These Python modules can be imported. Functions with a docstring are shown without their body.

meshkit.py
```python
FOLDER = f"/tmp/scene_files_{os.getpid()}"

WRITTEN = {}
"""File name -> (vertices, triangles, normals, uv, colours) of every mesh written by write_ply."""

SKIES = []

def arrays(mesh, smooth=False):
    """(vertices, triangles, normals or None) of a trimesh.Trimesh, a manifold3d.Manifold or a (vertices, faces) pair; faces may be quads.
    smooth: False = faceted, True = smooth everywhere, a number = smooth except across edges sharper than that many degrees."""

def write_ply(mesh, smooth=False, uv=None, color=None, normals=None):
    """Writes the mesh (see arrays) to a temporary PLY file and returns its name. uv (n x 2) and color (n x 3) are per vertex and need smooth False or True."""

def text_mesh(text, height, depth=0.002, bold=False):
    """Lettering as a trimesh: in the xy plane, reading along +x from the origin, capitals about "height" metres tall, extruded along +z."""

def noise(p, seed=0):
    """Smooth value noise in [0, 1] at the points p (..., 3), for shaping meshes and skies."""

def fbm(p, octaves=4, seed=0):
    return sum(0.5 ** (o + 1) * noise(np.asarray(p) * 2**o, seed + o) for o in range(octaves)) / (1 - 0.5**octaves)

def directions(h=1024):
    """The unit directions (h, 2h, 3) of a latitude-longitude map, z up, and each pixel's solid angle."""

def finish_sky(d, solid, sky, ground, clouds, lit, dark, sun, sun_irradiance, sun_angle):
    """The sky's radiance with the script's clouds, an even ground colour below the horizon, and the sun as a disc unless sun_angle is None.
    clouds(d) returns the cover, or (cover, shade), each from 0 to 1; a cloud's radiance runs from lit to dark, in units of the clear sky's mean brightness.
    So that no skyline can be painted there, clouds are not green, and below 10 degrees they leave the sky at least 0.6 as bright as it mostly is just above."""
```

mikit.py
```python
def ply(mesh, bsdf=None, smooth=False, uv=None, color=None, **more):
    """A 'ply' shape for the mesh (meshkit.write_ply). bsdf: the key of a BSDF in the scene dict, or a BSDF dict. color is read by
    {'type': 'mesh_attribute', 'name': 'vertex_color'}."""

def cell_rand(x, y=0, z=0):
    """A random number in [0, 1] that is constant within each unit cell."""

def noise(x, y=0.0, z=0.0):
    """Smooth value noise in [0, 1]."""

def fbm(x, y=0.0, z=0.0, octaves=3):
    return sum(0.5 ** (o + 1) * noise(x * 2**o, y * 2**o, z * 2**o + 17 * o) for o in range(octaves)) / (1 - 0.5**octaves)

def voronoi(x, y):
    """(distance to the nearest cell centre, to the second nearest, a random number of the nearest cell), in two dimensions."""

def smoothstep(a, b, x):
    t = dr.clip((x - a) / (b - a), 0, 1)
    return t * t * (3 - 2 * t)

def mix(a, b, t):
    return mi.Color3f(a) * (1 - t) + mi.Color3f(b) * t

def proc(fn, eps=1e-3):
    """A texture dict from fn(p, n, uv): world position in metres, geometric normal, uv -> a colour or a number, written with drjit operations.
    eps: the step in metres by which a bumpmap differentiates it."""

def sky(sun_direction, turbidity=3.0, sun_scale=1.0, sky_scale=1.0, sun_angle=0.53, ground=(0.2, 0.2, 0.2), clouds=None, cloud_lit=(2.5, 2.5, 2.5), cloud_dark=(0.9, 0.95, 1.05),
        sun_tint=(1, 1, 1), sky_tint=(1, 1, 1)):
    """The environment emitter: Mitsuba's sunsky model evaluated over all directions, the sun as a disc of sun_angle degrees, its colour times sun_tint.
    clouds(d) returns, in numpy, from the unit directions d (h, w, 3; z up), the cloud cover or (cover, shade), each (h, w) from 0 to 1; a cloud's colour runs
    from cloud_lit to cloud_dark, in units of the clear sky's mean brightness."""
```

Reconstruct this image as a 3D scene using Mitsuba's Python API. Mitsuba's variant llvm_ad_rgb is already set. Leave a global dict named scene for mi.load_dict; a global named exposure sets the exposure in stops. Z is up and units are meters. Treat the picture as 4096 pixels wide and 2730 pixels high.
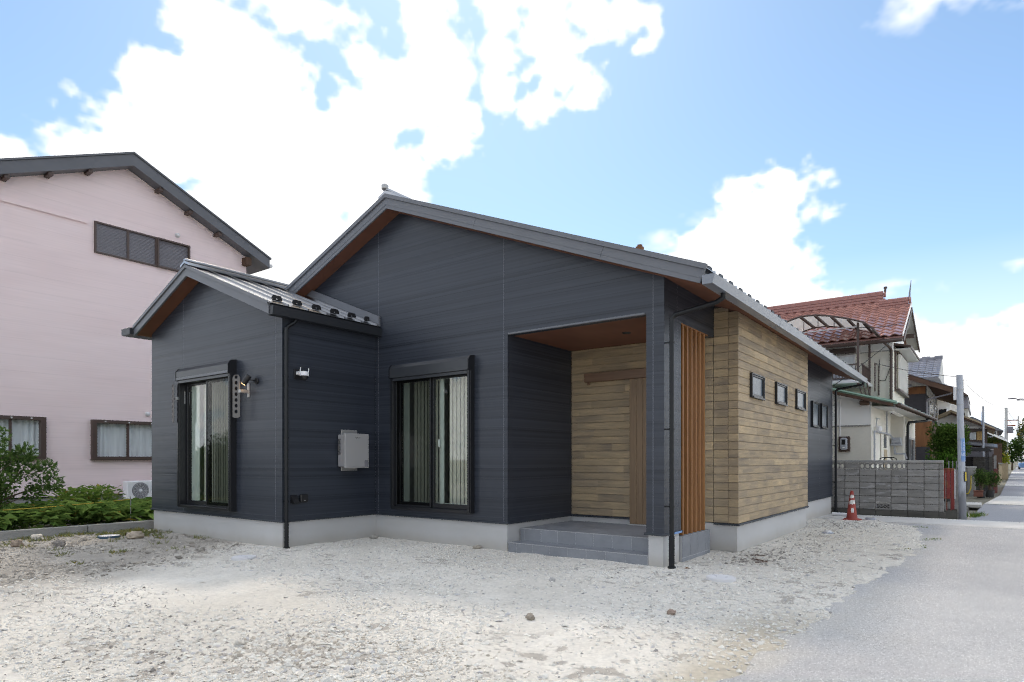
import math, random
import numpy as np, trimesh, drjit as dr, mitsuba as mi, mikit, meshkit
from shapely.geometry import Polygon, box as sbox, Point
from shapely.ops import unary_union
from scipy.spatial import ConvexHull, cKDTree
from mikit import proc, noise, fbm, cell_rand, smoothstep, mix

T = mi.ScalarTransform4f
scene, labels = {'type': 'scene'}, {}
rng = np.random.default_rng(7)
random.seed(7)

# ------------------------------------------------------------------ camera, sky, exposure
TH = 36.6745
fw = (-math.sin(math.radians(TH)), math.cos(math.radians(TH)), 0)
scene['camera'] = {'type': 'perspective', 'fov': 77.77, 'fov_axis': 'x', 'near_clip': 0.05, 'far_clip': 5000.0,
                   'principal_point_offset_x': 0.0, 'principal_point_offset_y': -(1842 - 1365) / 2730,
                   'to_world': T().look_at(origin=[0, 0, 1.4], target=[fw[0], fw[1], 1.4], up=[0, 0, 1])}
exposure = 2.5

BLOBS = np.array([(-62.5,31.6,3.5,1.8),(-65.6,27.2,2.9,2.6),(-59.6,29.0,5.7,4.1),(-62.8,24.1,7.3,3.2),(-69.1,21.7,4.5,1.9),(-72.6,19.5,3.6,1.8),(-75.1,20.6,1.3,1.3),(-56.5,23.0,9.0,4.7),(-48.2,23.2,4.1,3.6),(-51.9,26.9,5.8,3.0),(-46.3,29.5,4.2,2.6),(-43.2,31.4,3.1,3.4),(-44.3,34.1,2.3,1.9),(-42.0,28.3,2.1,1.4),(-54.8,33.8,4.6,1.5),(-49.7,31.2,1.5,1.1),(-57.6,17.7,11.2,4.0),(-43.2,26.4,2.7,1.4),(-67.7,17.5,7.2,3.7),(-75.6,17.1,4.8,2.8),(-37.7,34.9,1.8,1.5),(-38.1,32.5,1.6,1.7),(-37.7,30.0,1.6,1.5),(-32.6,33.5,3.3,1.6),(-32.2,31.3,3.1,1.6),(-34.2,29.4,1.8,1.3),(-35.2,28.4,1.0,0.8),(-29.9,34.7,2.3,1.6),(-26.4,34.5,2.3,1.3),(-24.2,33.7,0.8,1.1),(-30.3,30.0,1.6,1.2),(-24.5,32.7,0.8,0.5),(-15.6,19.6,3.4,2.4),(-16.9,21.7,1.9,1.0),(-13.9,22.3,2.0,1.0),(-11.9,21.5,1.0,0.6),(-19.1,18.0,2.5,2.0),(-16.2,16.4,4.8,2.7),(-13.5,14.1,3.0,2.0),(-11.6,19.4,1.1,0.5),(-21.9,16.2,2.9,1.1),(-10.9,12.5,1.9,1.3),(-0.3,8.4,3.6,1.7),(-3.8,8.5,2.5,1.9),(1.9,9.1,1.4,1.3),(-1.6,6.7,6.9,1.9),(-7.2,9.4,3.6,1.7),
                  (-60,12,22,7),(-58,38,8,5),(-45,40,9,6),(-80,14,8,6),(-95,20,10,7),(-34,39,7,4.5),(-16,11,7,4),(-6,5.5,20,3.2),(12,7,12,4)])
HOLES = np.array([(-54.2,31.5,1.4,0.8),(-53.1,29.6,1.4,1.1),(-55.5,32.1,1.2,0.5),(-53.3,28.2,0.7,0.7),(-48.2,34.6,1.5,1.2),(-47.2,33.1,1.1,1.2),(-46.1,26.4,0.8,0.5),(-40.7,35.4,1.1,0.8),(-39.9,34.3,0.5,0.8),(-35.9,31.9,0.4,1.7),(-34.8,30.7,0.6,0.6)])


def clouds(d):
    az = np.degrees(np.arctan2(d[..., 0], d[..., 1]))
    el = np.degrees(np.arcsin(np.clip(d[..., 2], -1, 1)))
    n1 = meshkit.fbm(d * 14, 5, 3) - 0.5
    n2 = meshkit.fbm(d * 60, 4, 9) - 0.5
    n3 = meshkit.fbm(d * 22, 4, 21)
    puff = np.abs(meshkit.noise(d * 38, 5) - 0.5) + 0.5 * np.abs(meshkit.noise(d * 85, 6) - 0.5)
    n = 0.9 * n1 + 1.0 * n2 - 0.8 * (puff - 0.3) + 0.10
    f = np.full(az.shape, -3.0)
    for a, e, ra, re in BLOBS:
        r = np.sqrt(((az - a) / ra) ** 2 + ((el - e) / re) ** 2)
        f = np.maximum(f, (1 - r) * min(min(ra, re), 2.5) / 2.0)
    for a, e, ra, re in HOLES:
        r = np.sqrt(((az - a) / ra) ** 2 + ((el - e) / re) ** 2)
        f = np.minimum(f, (r - 1) * min(ra, re) * 0.7)
    seen = np.clip((60 - np.abs(az + 37)) / 15, 0, 1) * np.clip((48 - el) / 10, 0, 1)     # elsewhere: broken cumulus of the same kind
    f = np.where(seen > 0, f * seen + (n3 - 0.47) * 8 * (1 - seen), (n3 - 0.47) * 8)
    f = f + n * 0.88
    cover = np.clip((f + 0.08) / 0.48, 0, 1)
    cover = cover * cover * (3 - 2 * cover)
    wisps = [(-3, 31.2, 4.5, 1.5), (2.5, 30.2, 3.0, 1.1), (-21, 17.5, 4, 3.0), (-4.5, 13.0, 4, 0.8), (1.5, 13.3, 1.5, .7), (-24, 14, 5, 2)]
    w = np.zeros(az.shape)
    for a, e, ra, re in wisps:
        w = np.maximum(w, np.exp(-(((az - a) / ra) ** 2 + ((el - e) / re) ** 2)))
    wn = meshkit.fbm(d * np.array([26, 26, 40]), 5, 31)
    cover = np.maximum(cover, np.clip((w * (0.30 + 2.2 * (wn - 0.42)) - 0.16) * 1.6, 0, 0.75))
    veil = np.clip((16 - el) / 16, 0, 1) * 0.75                                        # milky haze towards the horizon
    return np.maximum(cover, veil), 0.10 * np.clip(1 - f, 0, 1)


scene['sky'] = mikit.sky((-0.52, 0.55, 1.0), turbidity=3.0, sun_scale=0.19, sky_scale=1.0, sun_angle=7, clouds=clouds, sun_tint=(0.98, 1.0, 1.04),
                         cloud_lit=(2.6, 2.6, 2.6), cloud_dark=(1.7, 1.75, 1.8), sky_tint=(0.93, 0.96, 0.94), ground=(0.3, 0.3, 0.29))

# ------------------------------------------------------------------ helpers
counts = {}


def numbered(key):
    n = counts.get(key, -1) + 1
    counts[key] = n
    return key if n == 0 else f'{key}_{n:03d}'


def thing(name, label, cat, group=None):
    k = numbered(name)
    labels[k] = {'label': label, 'category': cat}
    if group:
        labels[k]['group'] = group
    return k


def put(parent, name, mesh, mat, label=None, smooth=False, uv=None, color=None, stuff=False, **more):
    """one entry of the scene: a part of parent"""
    k = numbered(parent + '__' + name)
    scene[k] = mikit.ply(mesh, mat, smooth=smooth, uv=uv, color=color, **more)
    if label or stuff:
        labels[k] = {}
        if label:
            labels[k]['label'] = label
        if stuff:
            labels[k]['kind'] = 'stuff'
    return k


def single(name, mesh, mat, label, cat=None, group=None, kind=None, **more):
    k = numbered(name)
    scene[k] = mikit.ply(mesh, mat, **more)
    labels[k] = {'label': label}
    if cat:
        labels[k]['category'] = cat
    if group:
        labels[k]['group'] = group
    if kind:
        labels[k]['kind'] = kind
    return k


def cat(*ms):
    ms = [m for m in ms if m is not None]
    vs, fs, o = [], [], 0
    for m in ms:
        v, f = (m.vertices, m.faces) if hasattr(m, 'vertices') else m
        vs.append(np.asarray(v, float)); fs.append(np.asarray(f) + o); o += len(v)
    return np.vstack(vs), np.vstack(fs)


_s = np.array([[x, y, z] for x in (-1, 1) for y in (-1, 1) for z in (-1, 1)], float)
_cb = np.vstack([np.where(np.arange(3) == k, s, s * 0.7) for s in _s for k in range(3)])
_h = ConvexHull(_cb)


def _out(v, f):
    n = np.cross(v[f[:, 1]] - v[f[:, 0]], v[f[:, 2]] - v[f[:, 0]])
    flip = (n * (v[f].mean(1) - v.mean(0))).sum(1) < 0
    f = f.copy(); f[flip] = f[flip][:, ::-1]
    return f


_cf = _out(_cb, _h.simplices)
_bf = _out(_s, np.array([[0, 1, 3], [0, 3, 2], [4, 6, 7], [4, 7, 5], [0, 4, 5], [0, 5, 1], [2, 3, 7], [2, 7, 6], [0, 2, 6], [0, 6, 4], [1, 5, 7], [1, 7, 3]]))


def bx(x0, x1, y0, y1, z0, z1, b=0.0):
    c = np.array([x0 + x1, y0 + y1, z0 + z1]) / 2
    h = np.array([abs(x1 - x0), abs(y1 - y0), abs(z1 - z0)]) / 2
    if b <= 0:
        return _s * h + c, _bf
    b = min(b, h.min() * 0.9)
    v = np.vstack([s * np.where(np.arange(3) == k, h, h - b) for s in _s for k in range(3)])
    return v + c, _cf


def hull(pts):
    pts = np.asarray(pts, float)
    f = ConvexHull(pts).simplices
    return pts, _out(pts, f)


def place(m, mat4):
    v, f = (m.vertices, m.faces) if hasattr(m, 'vertices') else m
    v = np.asarray(v) @ mat4[:3, :3].T + mat4[:3, 3]
    return (v, f[:, ::-1] if np.linalg.det(mat4[:3, :3]) < 0 else f)


def rotz(a, o=(0, 0, 0)):
    c, s = math.cos(a), math.sin(a)
    m = np.eye(4); m[:2, :2] = [[c, -s], [s, c]]; m[:3, 3] = o
    return m


def moved(m, dx=0, dy=0, dz=0):
    v, f = (m.vertices, m.faces) if hasattr(m, 'vertices') else m
    return np.asarray(v) + [dx, dy, dz], f


def extr(poly, h):
    ms = [trimesh.creation.extrude_polygon(g, h, engine='earcut') for g in getattr(poly, 'geoms', [poly]) if g.area > 1e-6]
    return cat(*ms)


def slab_y(poly, y0, y1):
    """poly in (x, z), extruded from y0 to y1"""
    v, f = extr(poly, y1 - y0)
    return np.stack([v[:, 0], y1 - v[:, 2], v[:, 1]], 1), f


def slab_x(poly, x0, x1):
    """poly in (y, z)"""
    v, f = extr(poly, x1 - x0)
    return np.stack([v[:, 2] + x0, v[:, 0], v[:, 1]], 1), f


def slab_z(poly, z0, z1):
    v, f = extr(poly, z1 - z0)
    return v + [0, 0, z0], f


def tube(pts, r, sides=8, caps=True):
    p = np.asarray(pts, float)
    r = np.broadcast_to(np.asarray(r, float), (len(p),))
    d = np.diff(p, axis=0); d /= np.linalg.norm(d, axis=1, keepdims=True) + 1e-12
    t = np.vstack([d[:1], d[:-1] + d[1:], d[-1:]]) if len(p) > 2 else np.vstack([d, d])
    t /= np.linalg.norm(t, axis=1, keepdims=True) + 1e-12
    a = np.cross(t[0], [0, 0, 1.0] if abs(t[0][2]) < 0.9 else [1.0, 0, 0])
    out = []
    ang = np.arange(sides) * 2 * np.pi / sides
    for i in range(len(p)):
        a = a - t[i] * (a @ t[i]); a /= np.linalg.norm(a)
        b = np.cross(t[i], a)
        k = 1.0
        if 0 < i < len(p) - 1:
            k = 1 / max(0.5, math.sqrt((1 + d[i - 1] @ d[i]) / 2))
            bis = d[i] - d[i - 1]
            nb = np.linalg.norm(bis)
            ring = r[i] * (np.cos(ang)[:, None] * a + np.sin(ang)[:, None] * b)
            if nb > 1e-6:
                bis /= nb
                ring = ring + (k - 1) * (ring @ bis)[:, None] * bis
        else:
            ring = r[i] * (np.cos(ang)[:, None] * a + np.sin(ang)[:, None] * b)
        out.append(p[i] + ring)
    v = np.vstack(out)
    i, j = np.meshgrid(np.arange(len(p) - 1), np.arange(sides), indexing='ij')
    q = np.stack([i * sides + j, i * sides + (j + 1) % sides, (i + 1) * sides + (j + 1) % sides, (i + 1) * sides + j], -1).reshape(-1, 4)
    f = np.vstack([q[:, [0, 1, 2]], q[:, [0, 2, 3]]])
    if caps:
        n = len(v)
        v = np.vstack([v, p[0], p[-1]])
        k = np.arange(sides)
        f = np.vstack([f, np.stack([np.full(sides, n), (k + 1) % sides, k], 1), np.stack([np.full(sides, n + 1), (len(p) - 1) * sides + k, (len(p) - 1) * sides + (k + 1) % sides], 1)])
    return v, f


def lathe(profile, n=24, at=(0, 0, 0)):
    pr = np.asarray(profile, float)
    ang = np.arange(n) * 2 * np.pi / n
    v = np.stack([pr[:, None, 0] * np.cos(ang), pr[:, None, 0] * np.sin(ang), np.repeat(pr[:, 1:2], n, 1)], -1).reshape(-1, 3)
    i, j = np.meshgrid(np.arange(len(pr) - 1), np.arange(n), indexing='ij')
    q = np.stack([i * n + j, i * n + (j + 1) % n, (i + 1) * n + (j + 1) % n, (i + 1) * n + j], -1).reshape(-1, 4)
    f = np.vstack([q[:, [0, 1, 2]], q[:, [0, 2, 3]]])
    return v + np.asarray(at), f


def leaves(c, axis, up, length, width, col, fold=0.25):
    """one folded leaf (2 triangles) per row; returns mesh, colours"""
    n = len(c)
    axis = axis / np.linalg.norm(axis, axis=1, keepdims=True)
    side = np.cross(axis, up); side /= np.linalg.norm(side, axis=1, keepdims=True) + 1e-9
    nor = np.cross(side, axis)
    L, W = np.broadcast_to(length, n)[:, None], np.broadcast_to(width, n)[:, None]
    b, t = c, c + axis * L - nor * L * 0.12
    l = c + axis * L * 0.45 + side * W / 2 + nor * W * fold
    r = c + axis * L * 0.45 - side * W / 2 + nor * W * fold
    v = np.stack([b, l, t, r], 1).reshape(-1, 3)
    k = np.arange(n)[:, None] * 4
    f = np.vstack([k + [0, 2, 1], k + [0, 3, 2]])
    return (v, f), np.repeat(col, 4, 0)


def unit(n, r=rng):
    d = r.normal(size=(n, 3))
    return d / np.linalg.norm(d, axis=1, keepdims=True)


ICO = trimesh.creation.icosahedron()
ICOS = trimesh.creation.icosphere(subdivisions=2)


def stones(c, size, r, flat=0.62, base=ICO):
    """rounded stones at c; returns mesh"""
    n, bv, bf = len(c), np.asarray(base.vertices), np.asarray(base.faces)
    k = 1 + 0.28 * (r.random((n, len(bv), 1)) - 0.5) * 2
    sc = np.stack([0.8 + 0.6 * r.random(n), 0.7 + 0.5 * r.random(n), flat * (0.75 + 0.5 * r.random(n))], 1)
    v = bv[None] * k * sc[:, None] * (np.broadcast_to(size, n)[:, None, None] / 2)
    a = r.random(n) * 2 * np.pi
    t = (r.random(n) - 0.5) * 0.9
    ca, sa, ct, st = np.cos(a)[:, None], np.sin(a)[:, None], np.cos(t)[:, None], np.sin(t)[:, None]
    x, y, z = v[..., 0], v[..., 1], v[..., 2]
    y, z = y * ct - z * st, y * st + z * ct
    v = np.stack([x * ca - y * sa, x * sa + y * ca, z], -1) + c[:, None]
    f = bf[None] + (np.arange(n) * len(bv))[:, None, None]
    return v.reshape(-1, 3), f.reshape(-1, 3)


# ------------------------------------------------------------------ materials
def M(name, color=None, rough=0.6, metal=0.0, spec=0.5, **kw):
    c = color if isinstance(color, dict) else {'type': 'rgb', 'value': list(color)}
    scene[name] = {'type': 'twosided', 'bsdf': {'type': 'principled', 'base_color': c, 'roughness': rough, 'metallic': metal, 'specular': spec, **kw}}


def MB(name, color, bump, scale, rough=0.6, spec=0.5, metal=0.0, eps=1e-3):
    scene[name] = {'type': 'twosided', 'bsdf': {'type': 'bumpmap', 'arbitrary': proc(bump, eps), 'scale': scale,
                   'bsdf': {'type': 'principled', 'base_color': color if isinstance(color, dict) else {'type': 'rgb', 'value': list(color)}, 'roughness': rough, 'specular': spec, 'metallic': metal}}}


C3 = mi.Color3f


def rib(p, n=None, uv=None):
    z = p[2]
    h = dr.abs(p[0]) * 0.23 + p[1] * 0.19
    a = cell_rand(dr.floor(z / 0.0152), 3)
    b = cell_rand(dr.floor(z / 0.0455), 7)
    c = noise(z * 9, h * 0.35, 2)
    j = smoothstep(0.012, 0.0, dr.abs(z / 0.455 - dr.floor(z / 0.455) - 0.5) * 0.455)
    return 0.62 * a + 0.45 * b + 0.16 * c - 0.4 * j + 0.2 * noise(z * 120, h * 6)


def siding_col(p, n, uv):
    r = rib(p)
    big = fbm(p[0] * 0.8, p[1] * 0.8, p[2] * 1.6)
    t = dr.clip(0.16 + 0.60 * r + 0.15 * (big - 0.5), 0, 1.3)
    return mix((0.012, 0.0155, 0.023), (0.043, 0.051, 0.069), t)


MB('dark_siding', proc(siding_col), rib, 0.0022, 0.34, 0.45)


def board_col(p, n, uv):
    k = dr.floor(uv[0] / 20)
    u, v = uv[0] - k * 20, uv[1]
    r1, r2 = cell_rand(k, 1), cell_rand(k, 2)
    streak = fbm(u * 2.2 + k * 7, v * 42, k)
    cloud = noise(u * 3.5 + k * 3, v * 9, k + 5)
    gold = dr.clip(0.32 + 0.34 * r1 + 0.65 * (streak - 0.5) + 0.50 * (cloud - 0.5), 0, 1)
    c = mix((0.235, 0.190, 0.143), (0.47, 0.360, 0.215), gold)
    return c * (0.90 + 0.2 * r2) * (0.90 + 0.2 * noise(u * 14, v * 220, k))


M('wood_board', proc(board_col), 0.62, spec=0.25)
M('board_backing', (0.25, 0.22, 0.185), 0.8)


def stucco(p, n, uv):
    d = fbm(p[0] * 1.3, p[1] * 1.3, p[2] * 2.0)
    f = noise(p[0] * 90, p[1] * 90, p[2] * 90)
    dirt = smoothstep(0.22, 0.0, p[2] + 0.10 * (fbm(p[0] * 4, p[1] * 4) - 0.5))
    return mix((0.53, 0.53, 0.53), (0.45, 0.45, 0.44), d) * (0.97 + 0.06 * f) * (1 - 0.16 * dirt * C3(0.8, 1, 1.35))


M('foundation_render', proc(stucco), 0.85, spec=0.2)
M('seal_grey', (0.115, 0.125, 0.15), 0.6)
M('flashing', (0.030, 0.037, 0.048), 0.4)
M('black_frame', (0.012, 0.013, 0.016), 0.32)
M('black_pipe', (0.008, 0.0095, 0.012), 0.36, spec=0.35)
M('shutter_box', (0.035, 0.039, 0.046), 0.30)
M('grey_fascia', proc(lambda p, n, uv: C3(0.135, 0.143, 0.162) * (0.93 + 0.14 * fbm(p[0] * 2, p[1] * 2, p[2] * 6))), 0.45)
M('soffit', proc(lambda p, n, uv: mix((0.125, 0.052, 0.032), (0.165, 0.070, 0.042), fbm(p[0] * 1.5, p[1] * 1.5) * 0.8 + 0.2 * noise(p[0] * 30, p[1] * 4))), 0.6)
M('roof_steel', proc(lambda p, n, uv: C3(0.42, 0.425, 0.44) * (0.94 + 0.12 * fbm(p[0] * 2, p[1] * 2))), 0.20, metal=1.0)
M('gutter_steel', (0.155, 0.172, 0.205), 0.27, spec=1.0)
M('gutter_dark', (0.020, 0.023, 0.029), 0.4)
M('snow_guard', (0.012, 0.012, 0.014), 0.45)


def tile_col(p, n, uv):
    k = dr.floor(uv[0] / 20)
    a = fbm(p[0] * 5, p[1] * 5, p[2] * 5, octaves=4)
    b = noise(p[0] * 45, p[1] * 45, p[2] * 45)
    return mix((0.155, 0.165, 0.185), (0.265, 0.28, 0.305), 0.2 + 0.7 * a) * (0.9 + 0.16 * cell_rand(k, 4)) * (0.95 + 0.1 * b)


M('porch_tile', proc(tile_col), 0.45)
M('grout', (0.40, 0.405, 0.41), 0.9)


def slat_col(p, n, uv):
    s = fbm(p[0] * 60, p[1] * 60, p[2] * 1.6)
    return mix((0.17, 0.068, 0.020), (0.31, 0.140, 0.043), s)


M('cedar_slat', proc(slat_col), 0.5)


def door_col(p, n, uv):
    s = fbm(p[0] * 38, p[1] * 20, p[2] * 1.1)
    return mix((0.135, 0.085, 0.045), (0.26, 0.17, 0.095), s)


M('door_wood', proc(door_col), 0.45)
M('door_rail_wood', proc(lambda p, n, uv: mix((0.13, 0.075, 0.045), (0.20, 0.12, 0.075), fbm(p[0] * 1.5, p[1], p[2] * 40))), 0.5)
scene['glass'] = {'type': 'thindielectric', 'int_ior': 1.6, 'specular_transmittance': {'type': 'rgb', 'value': [0.82, 0.86, 0.83]}}
scene['clear_glass'] = {'type': 'thindielectric', 'int_ior': 1.5}
M('frosted', proc(lambda p, n, uv: mix((0.045, 0.065, 0.085), (0.085, 0.11, 0.135), noise(p[0] * 80, p[1] * 80, p[2] * 80))), 0.22)
M('blind_fabric', proc(lambda p, n, uv: C3(0.56, 0.55, 0.47) * (0.94 + 0.12 * noise(p[0] * 20, p[1] * 20, p[2] * 3))), 0.8)
M('white_trim', (0.55, 0.60, 0.56), 0.5)
M('room_white', (0.55, 0.55, 0.52), 0.8)
M('room_floor', (0.25, 0.18, 0.12), 0.5)
scene['screen_mesh'] = {'type': 'thindielectric', 'int_ior': 1.25, 'specular_transmittance': {'type': 'rgb', 'value': [0.54, 0.55, 0.54]}, 'specular_reflectance': {'type': 'rgb', 'value': [0.5, 0.5, 0.5]}}
M('heater_paint', (0.40, 0.395, 0.40), 0.38, metal=0.25)
M('heater_dark', (0.05, 0.05, 0.052), 0.6)
M('zinc', (0.42, 0.42, 0.42), 0.4, metal=0.6)
M('steel_bracket', (0.135, 0.13, 0.125), 0.4, metal=0.4)
M('white_plastic', (0.80, 0.80, 0.82), 0.35)
M('black_plastic', (0.015, 0.015, 0.017), 0.3)
M('pale_metal', (0.62, 0.62, 0.63), 0.4)
scene['lamp_glow'] = {'type': 'diffuse', 'reflectance': {'type': 'rgb', 'value': [0.6, 0.5, 0.35]}}

# the lot and the roads
def soilmask(p):
    q = p[0] + 0.55 * (p[1] - 4.3) + 1.4 * (fbm(p[0] * 0.9, p[1] * 0.9) - 0.5)
    return smoothstep(-8.3, -10.2, q)


def ground_col(p, n, uv):
    big = fbm(p[0] * 0.55, p[1] * 0.55, octaves=4)
    mid = fbm(p[0] * 3, p[1] * 3, 4.0, octaves=4)
    fine = fbm(p[0] * 40, p[1] * 40, 2.0)
    c = mix((0.535, 0.506, 0.446), (0.70, 0.673, 0.612), dr.clip(0.25 + 1.1 * (big - 0.35) + 0.6 * (mid - 0.5), 0, 1))
    dark = smoothstep(0.60, 0.72, fbm(p[0] * 7, p[1] * 7, 9.0, octaves=4)) * smoothstep(0.45, 0.6, noise(p[0] * 0.9, p[1] * 0.9, 3.0))
    c = mix(c, (0.24, 0.215, 0.185), 0.6 * dark)
    c = mix(c, mix((0.25, 0.23, 0.20), (0.42, 0.395, 0.355), mid), 0.9 * soilmask(p))
    edge = smoothstep(-1.95, -1.45, p[0] + 0.35 * (fbm(p[0] * 2, p[1] * 2) - 0.5)) * smoothstep(7.0, 5.2, p[1])
    c = mix(c, (0.43, 0.385, 0.30), 0.8 * edge)
    lot = smoothstep(-24, -22, p[0]) * smoothstep(24, 21, p[1])
    c = mix((0.22, 0.21, 0.17), c, lot)
    return c * (0.86 + 0.28 * fine)


MB('lot_earth', proc(ground_col), lambda p, n, uv: fbm(p[0] * 30, p[1] * 30, octaves=4), 0.02, 0.95, 0.1)
scene['pebble'] = {'type': 'principled', 'base_color': {'type': 'mesh_attribute', 'name': 'vertex_color'}, 'roughness': 0.85, 'specular': 0.2}


def asphalt(p, n, uv):
    big = fbm(p[0] * 0.5, p[1] * 0.28, octaves=4)
    mid = fbm(p[0] * 4, p[1] * 4, 3.0)
    d, d2, w = mikit.voronoi(p[0] * 75, p[1] * 75)
    sp = dr.select(w > 0.80, 0.16, 0.0) * smoothstep(0.5, 0.25, d) - dr.select(w < 0.22, 0.09, 0.0) * smoothstep(0.6, 0.3, d)
    c = mix((0.318, 0.318, 0.325), (0.455, 0.450, 0.440), dr.clip(0.1 + 1.2 * (big - 0.2) + 0.4 * (mid - 0.5), 0, 1))
    dust = smoothstep(-0.2, -1.35, p[0] + 0.5 * (mid - 0.5)) * smoothstep(0.35, 0.6, fbm(p[0] * 1.5, p[1] * 0.8, 5.0))
    c = mix(c, (0.52, 0.49, 0.43), 0.55 * dust)
    return c + sp


MB('asphalt', proc(asphalt), lambda p, n, uv: noise(p[0] * 90, p[1] * 90), 0.006, 0.85, 0.2)
M('street_asphalt', proc(lambda p, n, uv: mix((0.21, 0.215, 0.23), (0.29, 0.295, 0.31), fbm(p[0] * 0.8, p[1] * 0.35, octaves=4)) + 0.05 * (noise(p[0] * 50, p[1] * 50) - 0.5)), 0.85)
M('pale_concrete', proc(lambda p, n, uv: mix((0.40, 0.395, 0.375), (0.52, 0.515, 0.495), fbm(p[0] * 1.2, p[1] * 1.2, octaves=4)) * (0.93 + 0.14 * noise(p[0] * 50, p[1] * 50))), 0.85)
M('grey_concrete', proc(lambda p, n, uv: mix((0.22, 0.22, 0.21), (0.36, 0.355, 0.34), fbm(p[0] * 2.2, p[1] * 2.2, p[2] * 5, octaves=4)) * (0.9 + 0.2 * noise(p[0] * 60, p[1] * 60, p[2] * 60))), 0.9)


def block_col(p, n, uv):
    k = dr.floor(uv[0] / 20)
    a = fbm(p[0] * 4, p[1] * 4, p[2] * 14 + k, octaves=4)
    b = noise(p[0] * 70, p[1] * 70, p[2] * 70)
    wash = smoothstep(0.52, 0.75, fbm(p[0] * 7, p[2] * 26, k * 3.0)) * cell_rand(k, 5)
    c = mix((0.185, 0.18, 0.17), (0.30, 0.29, 0.275), a) * (0.84 + 0.32 * cell_rand(k, 6)) * (0.88 + 0.24 * b)
    return mix(c, (0.46, 0.45, 0.45), 0.55 * wash)


M('cmu', proc(block_col), 0.95)
M('mortar', (0.10, 0.095, 0.085), 0.95)
M('dark_concrete', proc(lambda p, n, uv: mix((0.055, 0.052, 0.047), (0.13, 0.125, 0.11), fbm(p[0] * 3, p[1] * 3, p[2] * 8))), 0.9)

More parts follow.
